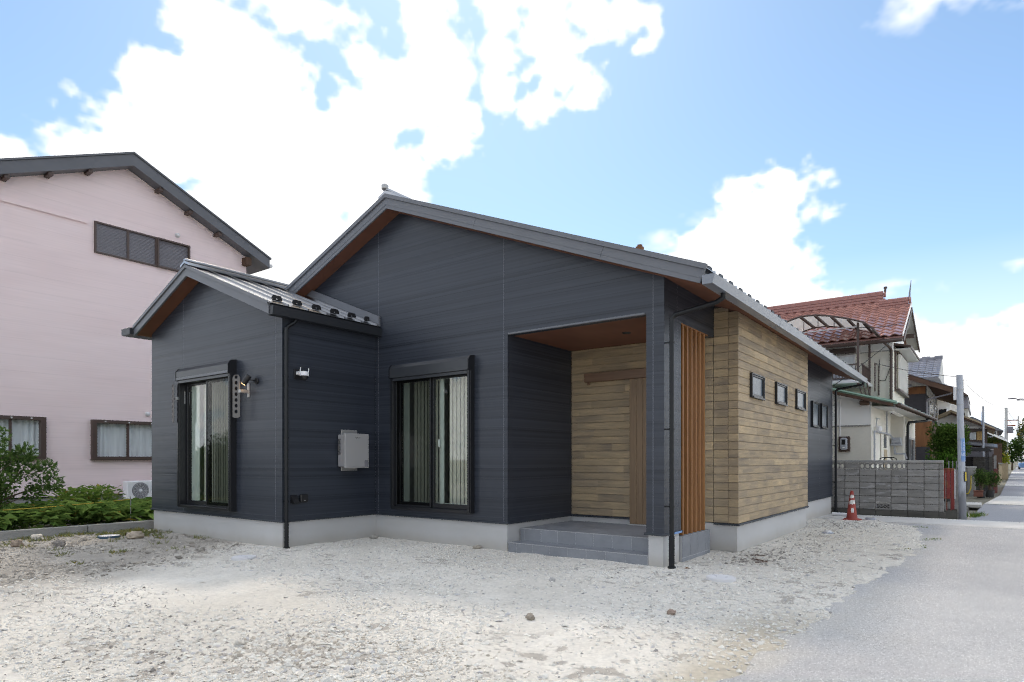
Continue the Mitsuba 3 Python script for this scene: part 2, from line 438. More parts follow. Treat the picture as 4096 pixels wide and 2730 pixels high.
# the neighbours
M('pink_siding', proc(lambda p, n, uv: mix((0.75, 0.61, 0.612), (0.81, 0.68, 0.682), fbm(p[1] * 0.6, p[2] * 2.2)) * (1 - 0.05 * smoothstep(0.02, 0.0, dr.abs(p[2] / 0.455 - dr.floor(p[2] / 0.455) - 0.5) * 0.455)) * (0.97 + 0.06 * noise(p[1] * 1.5, p[2] * 60))), 0.7)
M('grey_roof', proc(lambda p, n, uv: C3(0.105, 0.11, 0.125) * (0.85 + 0.3 * fbm(p[0] * 2, p[1] * 2, p[2] * 3))), 0.5)
M('brown_metal', (0.07, 0.045, 0.037), 0.45)
M('louvre_grey', (0.19, 0.185, 0.205), 0.45)
M('curtain', proc(lambda p, n, uv: C3(0.70, 0.74, 0.76) * (0.80 + 0.3 * noise(p[1] * 14, p[0] * 14, p[2] * 0.8))), 0.9)
M('cream_wall', proc(lambda p, n, uv: mix((0.60, 0.575, 0.50), (0.70, 0.68, 0.61), fbm(p[0] * 1.2, p[1] * 1.2, p[2] * 0.9, octaves=4)) * (0.96 + 0.08 * noise(p[0] * 50, p[1] * 50, p[2] * 50))), 0.9)
M('white_wall', (0.78, 0.78, 0.76), 0.8)


def redtile(p, n, uv):
    k = dr.floor(uv[0] / 20)
    return mix((0.215, 0.105, 0.088), (0.315, 0.165, 0.14), cell_rand(k, 8)) * (0.85 + 0.3 * fbm(p[0] * 7, p[1] * 7, p[2] * 7))


M('red_glaze', proc(redtile), 0.16, spec=1.0, clearcoat=1.0, clearcoat_gloss=0.95)
M('red_ridge', proc(lambda p, n, uv: mix((0.27, 0.12, 0.10), (0.36, 0.17, 0.145), fbm(p[0] * 6, p[1] * 6, p[2] * 9))), 0.35)
M('grey_glaze', proc(lambda p, n, uv: mix((0.14, 0.145, 0.17), (0.24, 0.245, 0.28), fbm(p[0] * 5, p[1] * 5, p[2] * 5))), 0.28)
M('green_sheet', proc(lambda p, n, uv: mix((0.13, 0.24, 0.18), (0.24, 0.36, 0.28), fbm(p[0] * 2, p[1] * 2))), 0.5)
M('old_wood', proc(lambda p, n, uv: mix((0.035, 0.022, 0.017), (0.12, 0.062, 0.035), fbm(p[0] * 9, p[1] * 9, p[2] * 3, octaves=4))), 0.75)
M('rust_wood', proc(lambda p, n, uv: mix((0.10, 0.045, 0.020), (0.27, 0.12, 0.045), fbm(p[0] * 14, p[1] * 14, p[2] * 2, octaves=4))), 0.8)
M('dark_cladding', proc(lambda p, n, uv: C3(0.034, 0.032, 0.038) * (0.8 + 0.4 * noise(p[0] * 12, p[1] * 12, p[2] * 60))), 0.7)
M('eave_white', (0.55, 0.55, 0.53), 0.8)
M('canopy_sheet', (0.35, 0.33, 0.31), 0.3)
scene['canopy_panel'] = {'type': 'principledthin', 'base_color': {'type': 'rgb', 'value': [0.66, 0.63, 0.61]}, 'roughness': 0.35, 'diff_trans': 0.9, 'spec_trans': 0.0}
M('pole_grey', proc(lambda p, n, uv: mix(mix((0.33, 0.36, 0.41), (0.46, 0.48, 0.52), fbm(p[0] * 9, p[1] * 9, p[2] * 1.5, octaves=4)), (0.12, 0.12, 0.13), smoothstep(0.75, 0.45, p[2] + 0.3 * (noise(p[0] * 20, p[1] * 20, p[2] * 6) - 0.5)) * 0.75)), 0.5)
M('sign_blue', (0.16, 0.29, 0.55), 0.45)
M('sign_white', (0.75, 0.78, 0.85), 0.5)
M('yellow_paint', (0.62, 0.47, 0.04), 0.5)
M('rust_red', proc(lambda p, n, uv: mix((0.27, 0.045, 0.040), (0.30, 0.11, 0.045), smoothstep(0.45, 0.62, fbm(p[0] * 10, p[1] * 10, p[2] * 5, octaves=4)))), 0.65)
M('cone_red', proc(lambda p, n, uv: mix((0.30, 0.040, 0.030), (0.37, 0.070, 0.050), fbm(p[0] * 12, p[1] * 12, p[2] * 12)) * (0.85 + 0.15 * smoothstep(0.0, 0.25, p[2]))), 0.55)
M('cone_white', proc(lambda p, n, uv: C3(0.72, 0.71, 0.68) * (0.8 + 0.3 * noise(p[0] * 40, p[1] * 40, p[2] * 40))), 0.7)
M('plant_pot', (0.17, 0.065, 0.045), 0.7)
M('dark_pot', (0.035, 0.035, 0.035), 0.7)
M('bark', proc(lambda p, n, uv: mix((0.07, 0.05, 0.035), (0.15, 0.115, 0.08), fbm(p[0] * 20, p[1] * 20, p[2] * 6))), 0.9)
scene['leaf'] = {'type': 'principledthin', 'base_color': {'type': 'mesh_attribute', 'name': 'vertex_color'}, 'roughness': 0.42, 'diff_trans': 0.7, 'spec_trans': 0.0}
M('rope_yellow', (0.50, 0.36, 0.05), 0.8)
M('wire_black', (0.02, 0.02, 0.022), 0.6)
M('blue_paint', (0.04, 0.08, 0.12), 0.5)
M('grey_pvc', (0.36, 0.38, 0.42), 0.4)
M('window_dark', (0.03, 0.035, 0.04), 0.1)
M('red_wall', (0.22, 0.085, 0.075), 0.8)
M('tan_wall', (0.40, 0.33, 0.22), 0.85)
M('amber_screen', (0.55, 0.38, 0.16), 0.7)

# ------------------------------------------------------------------ the setting: lot, road, street
def zbase(y):
    t = np.clip((np.asarray(y, float) - 14) / 5, 0, 1)
    return -0.055 * t * t * (3 - 2 * t)


def edge_x(y):
    """where the gravel of the lot meets the asphalt"""
    y = np.asarray(y, float)
    w = 0.35 * (meshkit.fbm(np.stack([y * 0.9, y * 0 + 3, y * 0], -1), 3, 4) - 0.5) + 0.16 * (meshkit.fbm(np.stack([y * 5, y * 0, y * 0 + 1], -1), 3, 8) - 0.5)
    return np.interp(y, [-3, 2, 4, 6, 8, 13, 16, 17.3], [-1.45, -1.35, -1.22, -1.2, -1.08, -0.80, -1.25, -2.1]) + w


def zground(x, y):
    x, y = np.asarray(x, float), np.asarray(y, float)
    q = np.stack([x, y, x * 0], -1)
    rut = np.sin((x * 0.55 + y * 0.83) * 5.2 + 3 * meshkit.fbm(q * 0.35, 2, 23)) * np.clip(meshkit.fbm(q * 0.45, 2, 27) - 0.42, 0, 1) * 0.10 * np.clip((6.0 - y) / 1.5, 0, 1) * np.clip((-1.9 - x) / 0.8, 0, 1)
    z = 0.045 * (meshkit.fbm(q * 0.7, 4, 11) - 0.5) + 0.026 * (meshkit.fbm(q * 4.5, 4, 17) - 0.5) + 0.012 + rut
    e = np.clip((x - edge_x(y)) / 0.35 + 0.35, 0, 1)
    e = np.where(y > 17.5, np.where(x > -4.5, 1, e), e)
    z = z * (1 - e) - 0.10 * e * e
    garden = np.clip((-13.62 - x) / 0.1, 0, 1) * (y < 30)
    z = z * (1 - garden) + garden * 0.10
    return z + zbase(y)


def grid(xs, ys, zf):
    X, Y = np.meshgrid(xs, ys, indexing='ij')
    v = np.stack([X, Y, zf(X, Y)], -1).reshape(-1, 3)
    n, m = len(xs), len(ys)
    i, j = np.meshgrid(np.arange(n - 1), np.arange(m - 1), indexing='ij')
    a = i * m + j
    q = np.stack([a, a + m, a + m + 1, a + 1], -1).reshape(-1, 4)
    return v, np.vstack([q[:, [0, 1, 2]], q[:, [0, 2, 3]]])


xs = np.concatenate([[-2500, -900, -300, -120, -60, -35, -25], np.arange(-20, -0.2, 0.07), [0.2, 1, 3, 6, 12, 30, 90, 300, 900, 2500]])
ys = np.concatenate([[-2500, -800, -200, -60, -20, -6, -2], np.arange(0, 18.5, 0.07), np.arange(18.6, 30, 0.6), [40, 60, 100, 200, 500, 1000, 2500]])
single('ground', grid(xs, ys, zground), 'lot_earth', 'pale gravelly earth of the building lot', kind='structure', smooth=True)


def road(name, mat, y0, y1, x0f, x1f, lab, dz=0.0, step=1.0):
    yy = np.linspace(y0, y1, max(2, int((y1 - y0) / step) + 1))
    a = np.stack([np.array([x0f(y) for y in yy]), yy, zbase(yy) + dz], 1)
    b = np.stack([np.array([x1f(y) for y in yy]), yy, zbase(yy) + dz], 1)
    v = np.vstack([a, b]); n = len(yy); i = np.arange(n - 1)
    f = np.vstack([np.stack([i, i + n, i + n + 1], 1), np.stack([i, i + n + 1, i + 1], 1)])
    single(name, (v, f), mat, lab, kind='structure')


left = lambda y: float(np.interp(y, [19, 26, 33, 47, 98, 200], [-0.30, -0.05, 0.5, 0.95, 2.6, 6.5]))
road('road', 'asphalt', -60, 17.0, lambda y: float(edge_x(max(y, -3))) - 0.16, lambda y: 4.6, 'worn pale asphalt lane beside the gravel lot', step=0.5)
road('pavement', 'pale_concrete', 17.0, 19.0, lambda y: -5.0, lambda y: 9.0, 'pale concrete apron across the lane in front of the block wall', dz=0.004)
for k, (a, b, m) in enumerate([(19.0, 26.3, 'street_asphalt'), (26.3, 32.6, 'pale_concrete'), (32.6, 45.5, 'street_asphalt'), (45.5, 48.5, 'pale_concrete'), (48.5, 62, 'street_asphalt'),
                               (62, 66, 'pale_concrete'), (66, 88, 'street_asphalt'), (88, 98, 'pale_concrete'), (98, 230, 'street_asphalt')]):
    road('street', m, a, b, left, lambda y: left(y) + 4.2, 'stretch of the narrow street running away between the houses', dz=-0.004 if m[0] == 's' else 0.004)  # surface alternates between darker and paler stretches along the street

# ------------------------------------------------------------------ the dark house
house = thing('house', 'dark slate blue single storey gabled house with wood clad corner and slatted porch screen', 'house')
ZF = 0.415
SOF = lambda x: 5.74 - 0.4 * abs(x + 8.25)          # underside of the main roof
WSOF = lambda x: 4.68 - 0.4 * abs(x + 11.35)        # underside of the wing roof
kid = [0]


def idd():
    kid[0] += 1
    return kid[0]


def uvs(m, ax, k=None):
    k = idd() if k is None else k
    v = m[0]
    return np.stack([v[:, ax] - v[:, ax].min() + 1 + 20 * k, v[:, 2]], 1)


found = unary_union([sbox(-13.27, 5.88, -8.895, 7.9), sbox(-13.27, 7.795, -5.895, 19.12), sbox(-5.9, 9.675, -3.365, 19.12), sbox(-3.4, 9.675, -2.985, 14.27)])
put(house, 'foundation', slab_z(found, -0.4, ZF + 0.02), 'foundation_render', 'pale grey rendered concrete foundation')


def flash(pts, out=0.022):
    """drip flashing along a horizontal polyline of wall faces (right-hand side is outside)"""
    ms = []
    for (ax, ay), (bx_, by) in zip(pts[:-1], pts[1:]):
        if abs(ay - by) < 1e-6:
            s = -1
            ms.append(bx(min(ax, bx_) - 0.0, max(ax, bx_) + 0.0, ay - out, ay + 0.03, ZF, ZF + 0.028, 0.005))
        else:
            ms.append(bx(ax - 0.03, ax + out, min(ay, by), max(ay, by), ZF + 0.001, ZF + 0.029, 0.005))
    return cat(*ms)


put(house, 'base_flashing', flash([(-13.32, 5.855), (-8.85, 5.855)]), 'flashing')
put(house, 'base_flashing', flash([(-8.87, 5.835), (-8.87, 7.77)]), 'flashing')
put(house, 'base_flashing', flash([(-8.845, 7.77), (-5.85, 7.77)]), 'flashing')
put(house, 'base_flashing', flash([(-5.87, 7.752), (-5.87, 9.65)]), 'flashing')
put(house, 'base_flashing', flash([(-5.84, 9.65), (-4.72, 9.65)]), 'flashing')
put(house, 'base_flashing', flash([(-3.33, 9.65), (-2.935, 9.65)]), 'flashing')
put(house, 'base_flashing', flash([(-2.96, 9.627), (-2.96, 14.32)]), 'flashing')
put(house, 'base_flashing', flash([(-3.34, 14.3), (-3.34, 19.17)]), 'flashing')
z0 = ZF + 0.03

# walls of ribbed panels, split at the joints one sees
wing_wall = [(-13.3, z0), (-8.87, z0), (-8.87, WSOF(-8.87) + .02), (-11.35, 4.70), (-13.3, WSOF(-13.3) + .02)]
WIN_W = (-12.02, -10.19, 0.53, 2.92)
WIN_M = (-8.36, -6.53, 0.55, 2.90)
wp = Polygon(wing_wall).difference(sbox(WIN_W[0] + .05, WIN_W[2] + .05, WIN_W[1] - .05, WIN_W[3] - .05))


def panels(wall, poly, joints, fn, mat='dark_siding', gap=0.004):
    """a wall's panels as its sub-parts; joints along the first coordinate"""
    lo, hi = poly.bounds[0], poly.bounds[2]
    e = [lo - 1] + list(joints) + [hi + 1]
    for a, b in zip(e[:-1], e[1:]):
        g = poly.intersection(sbox(a + gap / 2, -5, b - gap / 2, 20))
        if g.area > 1e-3:
            put(wall, 'siding_panel', fn(g), mat)
    for j in joints:
        g = poly.intersection(sbox(j - .0045, -5, j + .0045, 20))
        if g.area > 1e-4:
            m = fn(g)
            k0 = 1 if np.ptp(m[0][:, 1]) < .05 else 0
            put(wall, 'joint_seal', moved(m, dx=.0012 * (1 - k0), dy=-.0012 * k0), 'seal_grey')


def wallpart(name, sheathing):
    k = numbered(house + '__' + name)
    scene[k] = mikit.ply(sheathing, 'board_backing' if 'wood' in name else 'flashing')
    return k


w = wallpart('wing_wall', slab_y(wp, 5.872, 5.99))
panels(w, wp, [-12.02, -9.05], lambda g: slab_y(g, 5.855, 5.871))
sp = sbox(5.873, z0, 7.77, WSOF(-8.87) + .03)
w = wallpart('wing_side_wall', slab_x(sbox(5.995, z0, 7.77, WSOF(-8.87) + .03), -8.99, -8.887))
panels(w, sp, [], lambda g: slab_x(g, -8.886, -8.87))
put(w, 'corner_trim', bx(-8.887, -8.866, 5.851, 5.873, z0, WSOF(-8.87)), 'dark_siding')
mp = Polygon([(-13.3, z0), (-3.33, z0), (-3.33, SOF(-3.33) + .02), (-8.25, 5.76), (-13.3, SOF(-13.3) + .02)])
mp = mp.difference(sbox(-5.87, 0, -3.58, 3.325)).difference(sbox(WIN_M[0] + .05, WIN_M[2] + .05, WIN_M[1] - .05, WIN_M[3] - .05)).difference(sbox(-14, 0, -8.868, 4.0))
w = wallpart('gable_wall', slab_y(mp, 7.787, 7.9))
panels(w, mp, [-8.80, -5.943, -3.483], lambda g: slab_y(g, 7.77, 7.786))
# the open porch: header, post, side wall
hp = Polygon([(7.788, 3.29), (7.788, SOF(-3.33) + .02), (9.64, SOF(-3.33) + .02), (9.64, 3.29)]).union(sbox(7.788, z0, 8.34, 3.29))
w = wallpart('porch_header_wall', slab_x(hp.buffer(-0.002), -3.45, -3.347))
panels(w, hp, [8.20], lambda g: slab_x(g, -3.346, -3.33))
put(w, 'end_trim', bx(-3.45, -3.328, 9.641, 9.648, 3.285, SOF(-3.33)), 'flashing')
put(w, 'post_lining', bx(-3.578, -3.451, 7.902, 8.338, z0, 3.33), 'dark_siding')
put(w, 'header_underside', bx(-3.47, -3.332, 8.342, 9.64, 3.280, 3.2895), 'flashing')
put(house, 'post_base', bx(-3.56, -3.35, 7.79, 8.32, -0.4, ZF - 0.002, 0.004), 'foundation_render')
put(house, 'post_flashing', cat(bx(-3.605, -3.305, 7.745, 8.365, ZF - 0.001, ZF + 0.03, 0.006)), 'flashing')
put(house, 'blue_tape', bx(-3.304, -3.300, 8.05, 8.30, ZF + 0.0, ZF + 0.028), 'sign_blue', 'strip of blue masking tape left on the post flashing')
w = wallpart('porch_side_wall', slab_x(sbox(7.91, z0, 9.645, 3.33), -5.99, -5.888))
panels(w, sbox(7.787, z0, 9.645, 3.33), [], lambda g: slab_x(g, -5.887, -5.87))
put(house, 'porch_trim', bx(-5.85, -3.60, 7.752, 7.80, 3.322, 3.348, .004), 'grey_fascia', 'thin grey metal trim over the porch opening')
put(house, 'porch_ceiling', bx(-5.87, -3.455, 7.805, 9.77, 3.331, 3.36), 'soffit', 'reddish brown porch ceiling')
put(house, 'porch_downlight', lathe([(0, 3.318), (0.05, 3.318), (0.062, 3.322), (0.066, 3.330), (0.066, 3.34)], 20, (-4.35, 8.75, 0)), 'black_plastic')
# rear dark wall
rp = sbox(14.3, z0, 19.15, SOF(-3.34) + .02)
RW = [(16.50, 17.27, 2.20, 2.83), (17.54, 18.32, 2.21, 2.84)]
rp = rp.difference(unary_union([sbox(a + .04, c + .04, b - .04, d - .04) for a, b, c, d in RW]))
w = wallpart('rear_side_wall', slab_x(rp, -3.45, -3.357))
panels(w, rp, [17.4], lambda g: slab_x(g, -3.356, -3.34))
put(house, 'back_wall', bx(-13.28, -3.36, 19.0, 19.14, z0, SOF(-13.2)), 'dark_siding')
put(house, 'left_wall', bx(-13.299, -13.18, 5.99, 19.0, z0, SOF(-13.2) - 0.0), 'dark_siding')

# wood look boards: each length of each course is a piece
PITCH = 0.1235
SW = [(10.22, 10.93, 2.385, 2.777), (11.70, 12.43, 2.39, 2.778), (13.20, 13.94, 2.395, 2.786)]


def boards(wall, ax, lo, hi, top, mk, holes=(), off=0.0):
    r = np.random.default_rng(int(1000 * (abs(lo) + abs(hi))))
    n = int((top - z0) / PITCH) + 1
    for i in range(n):
        a, b = z0 + i * PITCH, min(z0 + (i + 1) * PITCH, top)
        if b - a < 0.02:
            continue
        cuts = [lo]
        x = lo + r.uniform(-0.5, 0.55)
        while x < hi - 0.12:
            if x > lo + 0.12:
                cuts.append(x)
            x += r.choice([0.5, 0.76, 0.91, 1.1])
        cuts.append(hi)
        for c, d in zip(cuts[:-1], cuts[1:]):
            g = sbox(c, a + 0.0025, d, b - 0.0025)
            for h in holes:
                g = g.difference(sbox(h[0] + .03, h[2] + .03, h[1] - .03, h[3] - .03))
            for q in getattr(g, 'geoms', [g]):
                if q.area < 0.002:
                    continue
                m = mk(q)
                put(wall, 'board', m, 'wood_board', uv=uvs(m, ax))


def chamfer_y(y0, y1):
    def f(q):
        if len(q.exterior.coords) == 5:
            x0, a, x1, b = q.bounds
            return _boardbox(x0, x1, y0, y1, a, b, 0)
        return slab_y(q, y0, y1)
    return f


def _boardbox(c, d, f, k, a, b, ax):
    """a board with its long outer edges bevelled; f the outer face, k the back"""
    s = 0.006 if k > f else -0.006
    v = np.array([[c, f, a + .006], [c, f, b - .006], [c, f + s, b], [c, k, b], [c, k, a], [c, f + s, a]])
    w_ = v.copy(); w_[:, 0] = d
    v = np.vstack([v, w_])
    fs = []
    for i in range(6):
        j = (i + 1) % 6
        fs += [[i, j, j + 6], [i, j + 6, i + 6]]
    fs += [[0, 2, 1], [0, 3, 2], [0, 4, 3], [0, 5, 4], [6, 7, 8], [6, 8, 9], [6, 9, 10], [6, 10, 11]]
    fs = np.array(fs)
    if ax == 1:
        v = v[:, [1, 0, 2]]
    return v, _out(v, fs)


def chamfer_x(x0, x1):
    def f(q):
        if len(q.exterior.coords) == 5:
            y0, a, y1, b = q.bounds
            return _boardbox(y0, y1, x1, x0, a, b, 1)
        return slab_x(q, x0, x1)
    return f


sw = sbox(9.68, z0, 14.29, SOF(-2.96) + .01)
sw2 = sw.difference(unary_union([sbox(a + .03, c + .03, b - .03, d - .03) for a, b, c, d in SW]))
w = wallpart('wood_side_wall', slab_x(sw2, -3.10, -2.978))
boards(w, 1, 9.666, 14.3, SOF(-2.96) + .005, chamfer_x(-2.976, -2.96), SW)
w = wallpart('wood_return_wall', bx(-3.33, -2.979, 9.669, 9.74, z0, SOF(-3.0)))
boards(w, 0, -3.33, -3.115, SOF(-3.2) + .005, chamfer_y(9.65, 9.666))
boards(w, 0, -3.108, -2.9605, SOF(-3.0) + .003, chamfer_y(9.65, 9.666))
w = wallpart('wood_porch_wall', bx(-5.87, -3.34, 9.668, 9.75, z0, 3.33))
boards(w, 0, -5.868, -3.34, 3.33, chamfer_y(9.65, 9.666))
put(house, 'bump_back', bx(-3.35, -2.962, 14.301, 14.33, z0, SOF(-3.0)), 'dark_siding')

# front door hung outside the wall, with the cover of its rail
d = put(house, 'door', cat(*[bx(-4.71 + i * 0.12, -4.71 + (i + 1) * 0.12 - 0.003, 9.575, 9.615, 0.352, 2.742, 0.004) for i in range(9)]), 'door_wood', 'tall brown wood grain sliding front door')
put(d, 'handle', cat(tube([(-3.80, 9.52, 1.0), (-3.80, 9.52, 1.9)], 0.014), bx(-3.81, -3.79, 9.52, 9.576, 1.05, 1.07), bx(-3.81, -3.79, 9.52, 9.576, 1.83, 1.85)), 'black_plastic')
put(house, 'door_rail_cover', cat(bx(-5.567, -3.66, 9.56, 9.645, 2.745, 2.896, .006), bx(-5.53, -5.50, 9.60, 9.645, 2.70, 2.745)), 'door_rail_wood', 'brown wooden cover of the sliding door rail')
put(house, 'door_sill', bx(-4.72, -3.6, 9.55, 9.70, 0.334, 0.350), 'zinc')

# porch steps and floor: a concrete core with tiles
pf = put(house, 'porch_step', cat(bx(-5.868, -3.562, 7.783, 8.095, -0.4, 0.1375), bx(-5.868, -3.562, 8.1015, 9.67, -0.4, 0.330), bx(-3.562, -3.3145, 8.335, 9.42, -0.4, 0.3605)), 'grout')
put(pf, 'nosing', bx(-5.866, -3.564, 7.7755, 7.7825, 0.1345, 0.1425), 'grout')
put(pf, 'nosing', bx(-5.866, -3.564, 8.0955, 8.1010, 0.3265, 0.3345), 'grout')


def tiles(axis_fn, lo, hi, start, size, gap=0.006):
    e = [lo] + [x for x in np.arange(start, hi - 0.02, size)] + [hi]
    for a, b in zip(e[:-1], e[1:]):
        if b - a > 0.02:
            axis_fn(a + gap / 2, b - gap / 2)


def tp(*a):
    m = bx(*a, 0.0025)
    put(pf, 'tile', m, 'porch_tile', uv=uvs(m, 0))


tiles(lambda a, b: tp(a, b, 7.778, 7.7825, -0.10, 0.134), -5.866, -3.564, -5.715, 0.305)
tiles(lambda a, b: tp(a, b, 7.783, 8.0975, 0.1378, 0.141), -5.866, -3.564, -5.715, 0.305)
tiles(lambda a, b: tp(a, b, 8.098, 8.1010, 0.1415, 0.326), -5.866, -3.564, -5.780, 0.305)
for ya, yb in [(8.102, 8.40), (8.404, 8.706), (8.71, 9.012), (9.016, 9.318), (9.322, 9.63)]:
    tiles(lambda a, b: tp(a, b, ya, yb, 0.3303, 0.333), -5.866, -3.564, -5.780, 0.305)
for ya in np.arange(8.335, 9.40, 0.30):
    yb = min(ya + 0.292, 9.424)
    tp(-3.314, -3.311, ya, yb, 0.064, 0.356)
    tp(-3.314, -3.311, ya, yb, -0.20, 0.056)
    tp(-3.56, -3.309, ya, yb, 0.3607, 0.364)
# cedar slat screen
for k in range(6):
    y = 8.405 + k * 0.165
    put(house, 'slat', bx(-3.382, -3.332, y, y + 0.045, 0.365, 3.279, 0.003), 'cedar_slat')
put(house, 'slat_head', bx(-3.38, -3.333, 8.345, 9.40, 3.262, 3.2795), 'rust_wood')

# main roof
RT = 0.20
XL, XR = -13.76, -2.74
Y0r, Y1r = 7.45, 19.46


def chevron(xl, xr, xa, za, lo, hi, slope=0.4):
    top = [(xl, za - slope * (xa - xl) + hi), (xa, za + hi), (xr, za - slope * (xr - xa) + hi)]
    bot = [(xr, za - slope * (xr - xa) + lo), (xa, za + lo), (xl, za - slope * (xa - xl) + lo)]
    return Polygon(top + bot)


r = put(house, 'roof', slab_y(chevron(XL + .02, XR - .02, -8.25, 5.74, 0.02, RT - 0.005), Y0r + 0.035, Y1r), 'flashing')
put(r, 'soffit', slab_y(chevron(XL + .02, XR - .022, -8.25, 5.74, 0.0, 0.0195), Y0r + 0.034, Y1r - .01), 'soffit', 'reddish brown boarded eave soffit')
# bargeboards: joints square to the slope
for s, xe in ((1, XR), (-1, XL)):
    for lo, hi, y, nm in ((-0.012, 0.050, 0.006, 'barge_board'), (0.0505, 0.165, 0.0, 'barge_board'), (0.168, 0.235, -0.028, 'verge_cap')):
        L = abs(xe + 8.25)
        cuts = [0, 1.95, 4.15, L] if s > 0 else [0, 2.2, 4.4, L]
        for a, b in zip(cuts[:-1], cuts[1:]):
            g = 0.0 if nm == 'verge_cap' else 0.0022
            a2, b2 = a + (g if a else 0), b - (g if b < L else 0)
            sh = lambda d, off: (-8.25 + s * (d + off * 0.37 * (1 if d > 0 else 0)), 5.74 - 0.4 * d - 0.4 * off * 0.37 * (1 if d > 0 else 0) + off)
            pl = Polygon([sh(a2, lo), sh(b2, lo), sh(b2, hi), sh(a2, hi)])
            put(r, nm, slab_y(pl, Y0r + y, Y0r + 0.033), 'grey_fascia')
panelW = 0.42
ysr = np.arange(Y0r - 0.02, Y1r - 0.1, panelW)
for s, xe in ((1, XR), (-1, XL)):
    for y in ysr:
        y2 = min(y + panelW, Y1r + .02)
        L = abs(xe + 8.25) + 0.06
        pl = lambda lo, hi: Polygon([(-8.25, 5.74 + lo), (-8.25 + s * L, 5.74 - .4 * L + lo), (-8.25 + s * L, 5.74 - .4 * L + hi), (-8.25, 5.74 + hi)])
        put(r, 'roof_panel', cat(slab_y(pl(0.197, 0.204), y + .001, y2 - .001), slab_y(pl(0.204, 0.232), y2 - 0.030, y2 - 0.012)), 'roof_steel')
put(r, 'ridge_cap', cat(slab_y(chevron(-8.42, -8.08, -8.25, 5.74, 0.236, 0.285), Y0r - .02, Y1r + .02), bx(-8.30, -8.20, Y0r - .03, Y1r + .02, 6.02, 6.07, .01)), 'roof_steel')
put(r, 'ridge_end', lathe([(0, -0.03), (0.055, -0.03), (0.06, -0.015), (0.06, 0.03), (0.045, 0.05), (0, 0.05)], 16, (-8.25, Y0r - .02, 6.075)), 'zinc', 'small round metal stop at the ridge end')


def snow_guard(x, y, z, w_=0.13):
    a = np.linspace(0, np.pi, 9)
    out = [(y + w_ / 2 * math.cos(t), z + 0.070 * min(1, 1.35 * math.sin(t)) if 0 < t < 3.14 else z) for t in a]
    inn = [(y + 0.022 * math.cos(t), z + 0.022 * math.sin(t)) for t in a[::-1]]
    return cat(slab_x(Polygon(out + inn), x - 0.008, x + 0.008), bx(x - 0.05, x + 0.01, y - 0.055, y + 0.055, z - .004, z + .006))


for y in ysr[1:]:
    put(r, 'snow_guard', snow_guard(-2.755, y - .02, SOF(-2.755) + 0.205, 0.17), 'snow_guard')
put(r, 'roof_bracket', cat(bx(-3.66, -3.58, 7.62, 7.70, 4.11, 4.19), tube([(-3.62, 7.66, 4.17), (-3.62, 7.66, 4.215)], 0.035)), 'rust_wood', 'small rusty bracket left on the roof near the verge')
put(r, 'eave_fascia', bx(XR - .02, XR + .005, Y0r + .035, Y1r, SOF(XR) + .012, SOF(XR) + 0.20), 'flashing')


def gutter(x0, x1, zb, zt, y0, y1, fl=0.05, t=0.006):
    """open box gutter along y; x1 outer; flares outwards"""
    o = [(x0, zt), (x0, zb), (x1 - fl * np.sign(x1 - x0), zb), (x1, zt)]
    i = [(x1 - t * np.sign(x1 - x0), zt), (x1 - (fl + t) * np.sign(x1 - x0), zb + t), (x0 + t * np.sign(x1 - x0), zb + t), (x0 + t * np.sign(x1 - x0), zt)]
    body = slab_y(Polygon(o + i).buffer(0), y0, y1)
    e1 = slab_y(Polygon(o), y0 - .005, y0 + .001)
    e2 = slab_y(Polygon(o), y1 - .001, y1 + .005)
    return cat(body, e1, e2)


g = put(house, 'gutter', gutter(-2.69, -2.535, 3.485, 3.595, 7.39, 19.5, 0.03), 'gutter_steel', 'light grey box gutter along the right eave')
for y in (10.42, 13.75, 15.77, 17.9):
    put(g, 'gutter_joint', slab_y(Polygon([(-2.692, 3.597), (-2.692, 3.482), (-2.562, 3.482), (-2.532, 3.597), (-2.545, 3.597), (-2.572, 3.49), (-2.68, 3.49)]).buffer(0), y, y + 0.04), 'gutter_steel')


def downpipe(pts, r_, brk, lab=None, wall=(0, 0), foot=True):
    k = put(house, 'downpipe', tube(pts, r_, 12), 'black_pipe', lab, smooth=40)
    x, y = pts[-1][0], pts[-1][1]
    for z in brk:
        put(k, 'bracket', cat(lathe([(r_, z - .012), (r_ + .006, z - .012), (r_ + .006, z + .012), (r_, z + .012)], 14, (x, y, 0)), bx(min(x, x + wall[0]) - .004, max(x, x + wall[0]) + .004, min(y, y + wall[1]) - .004, max(y, y + wall[1]) + .004, z - .01, z + .01)), 'black_pipe')
    if foot:
        put(k, 'socket', lathe([(r_, 0.42), (r_ + .007, 0.42), (r_ + .007, 0.03), (r_ + .022, 0.03), (r_ + .022, -0.02), (r_, -0.02)], 16, (x, y, 0)), 'black_pipe')
    return k


downpipe([(-2.62, 7.93, 3.50), (-2.62, 7.93, 3.43), (-2.70, 7.92, 3.385), (-3.19, 7.80, 3.27), (-3.235, 7.79, 3.22), (-3.235, 7.79, -0.02)], 0.030, (2.92, 1.80, 0.80), 'black downpipe in front of the porch post', (-0.09, 0))
downpipe([(-2.60, 19.25, 3.50), (-2.61, 19.25, 3.44), (-2.68, 19.24, 3.41), (-3.21, 19.17, 3.335), (-3.26, 19.165, 3.28), (-3.26, 19.165, -0.08)], 0.030, (2.9, 1.8, 0.8), 'black downpipe at the rear corner of the house', (-0.07, 0))

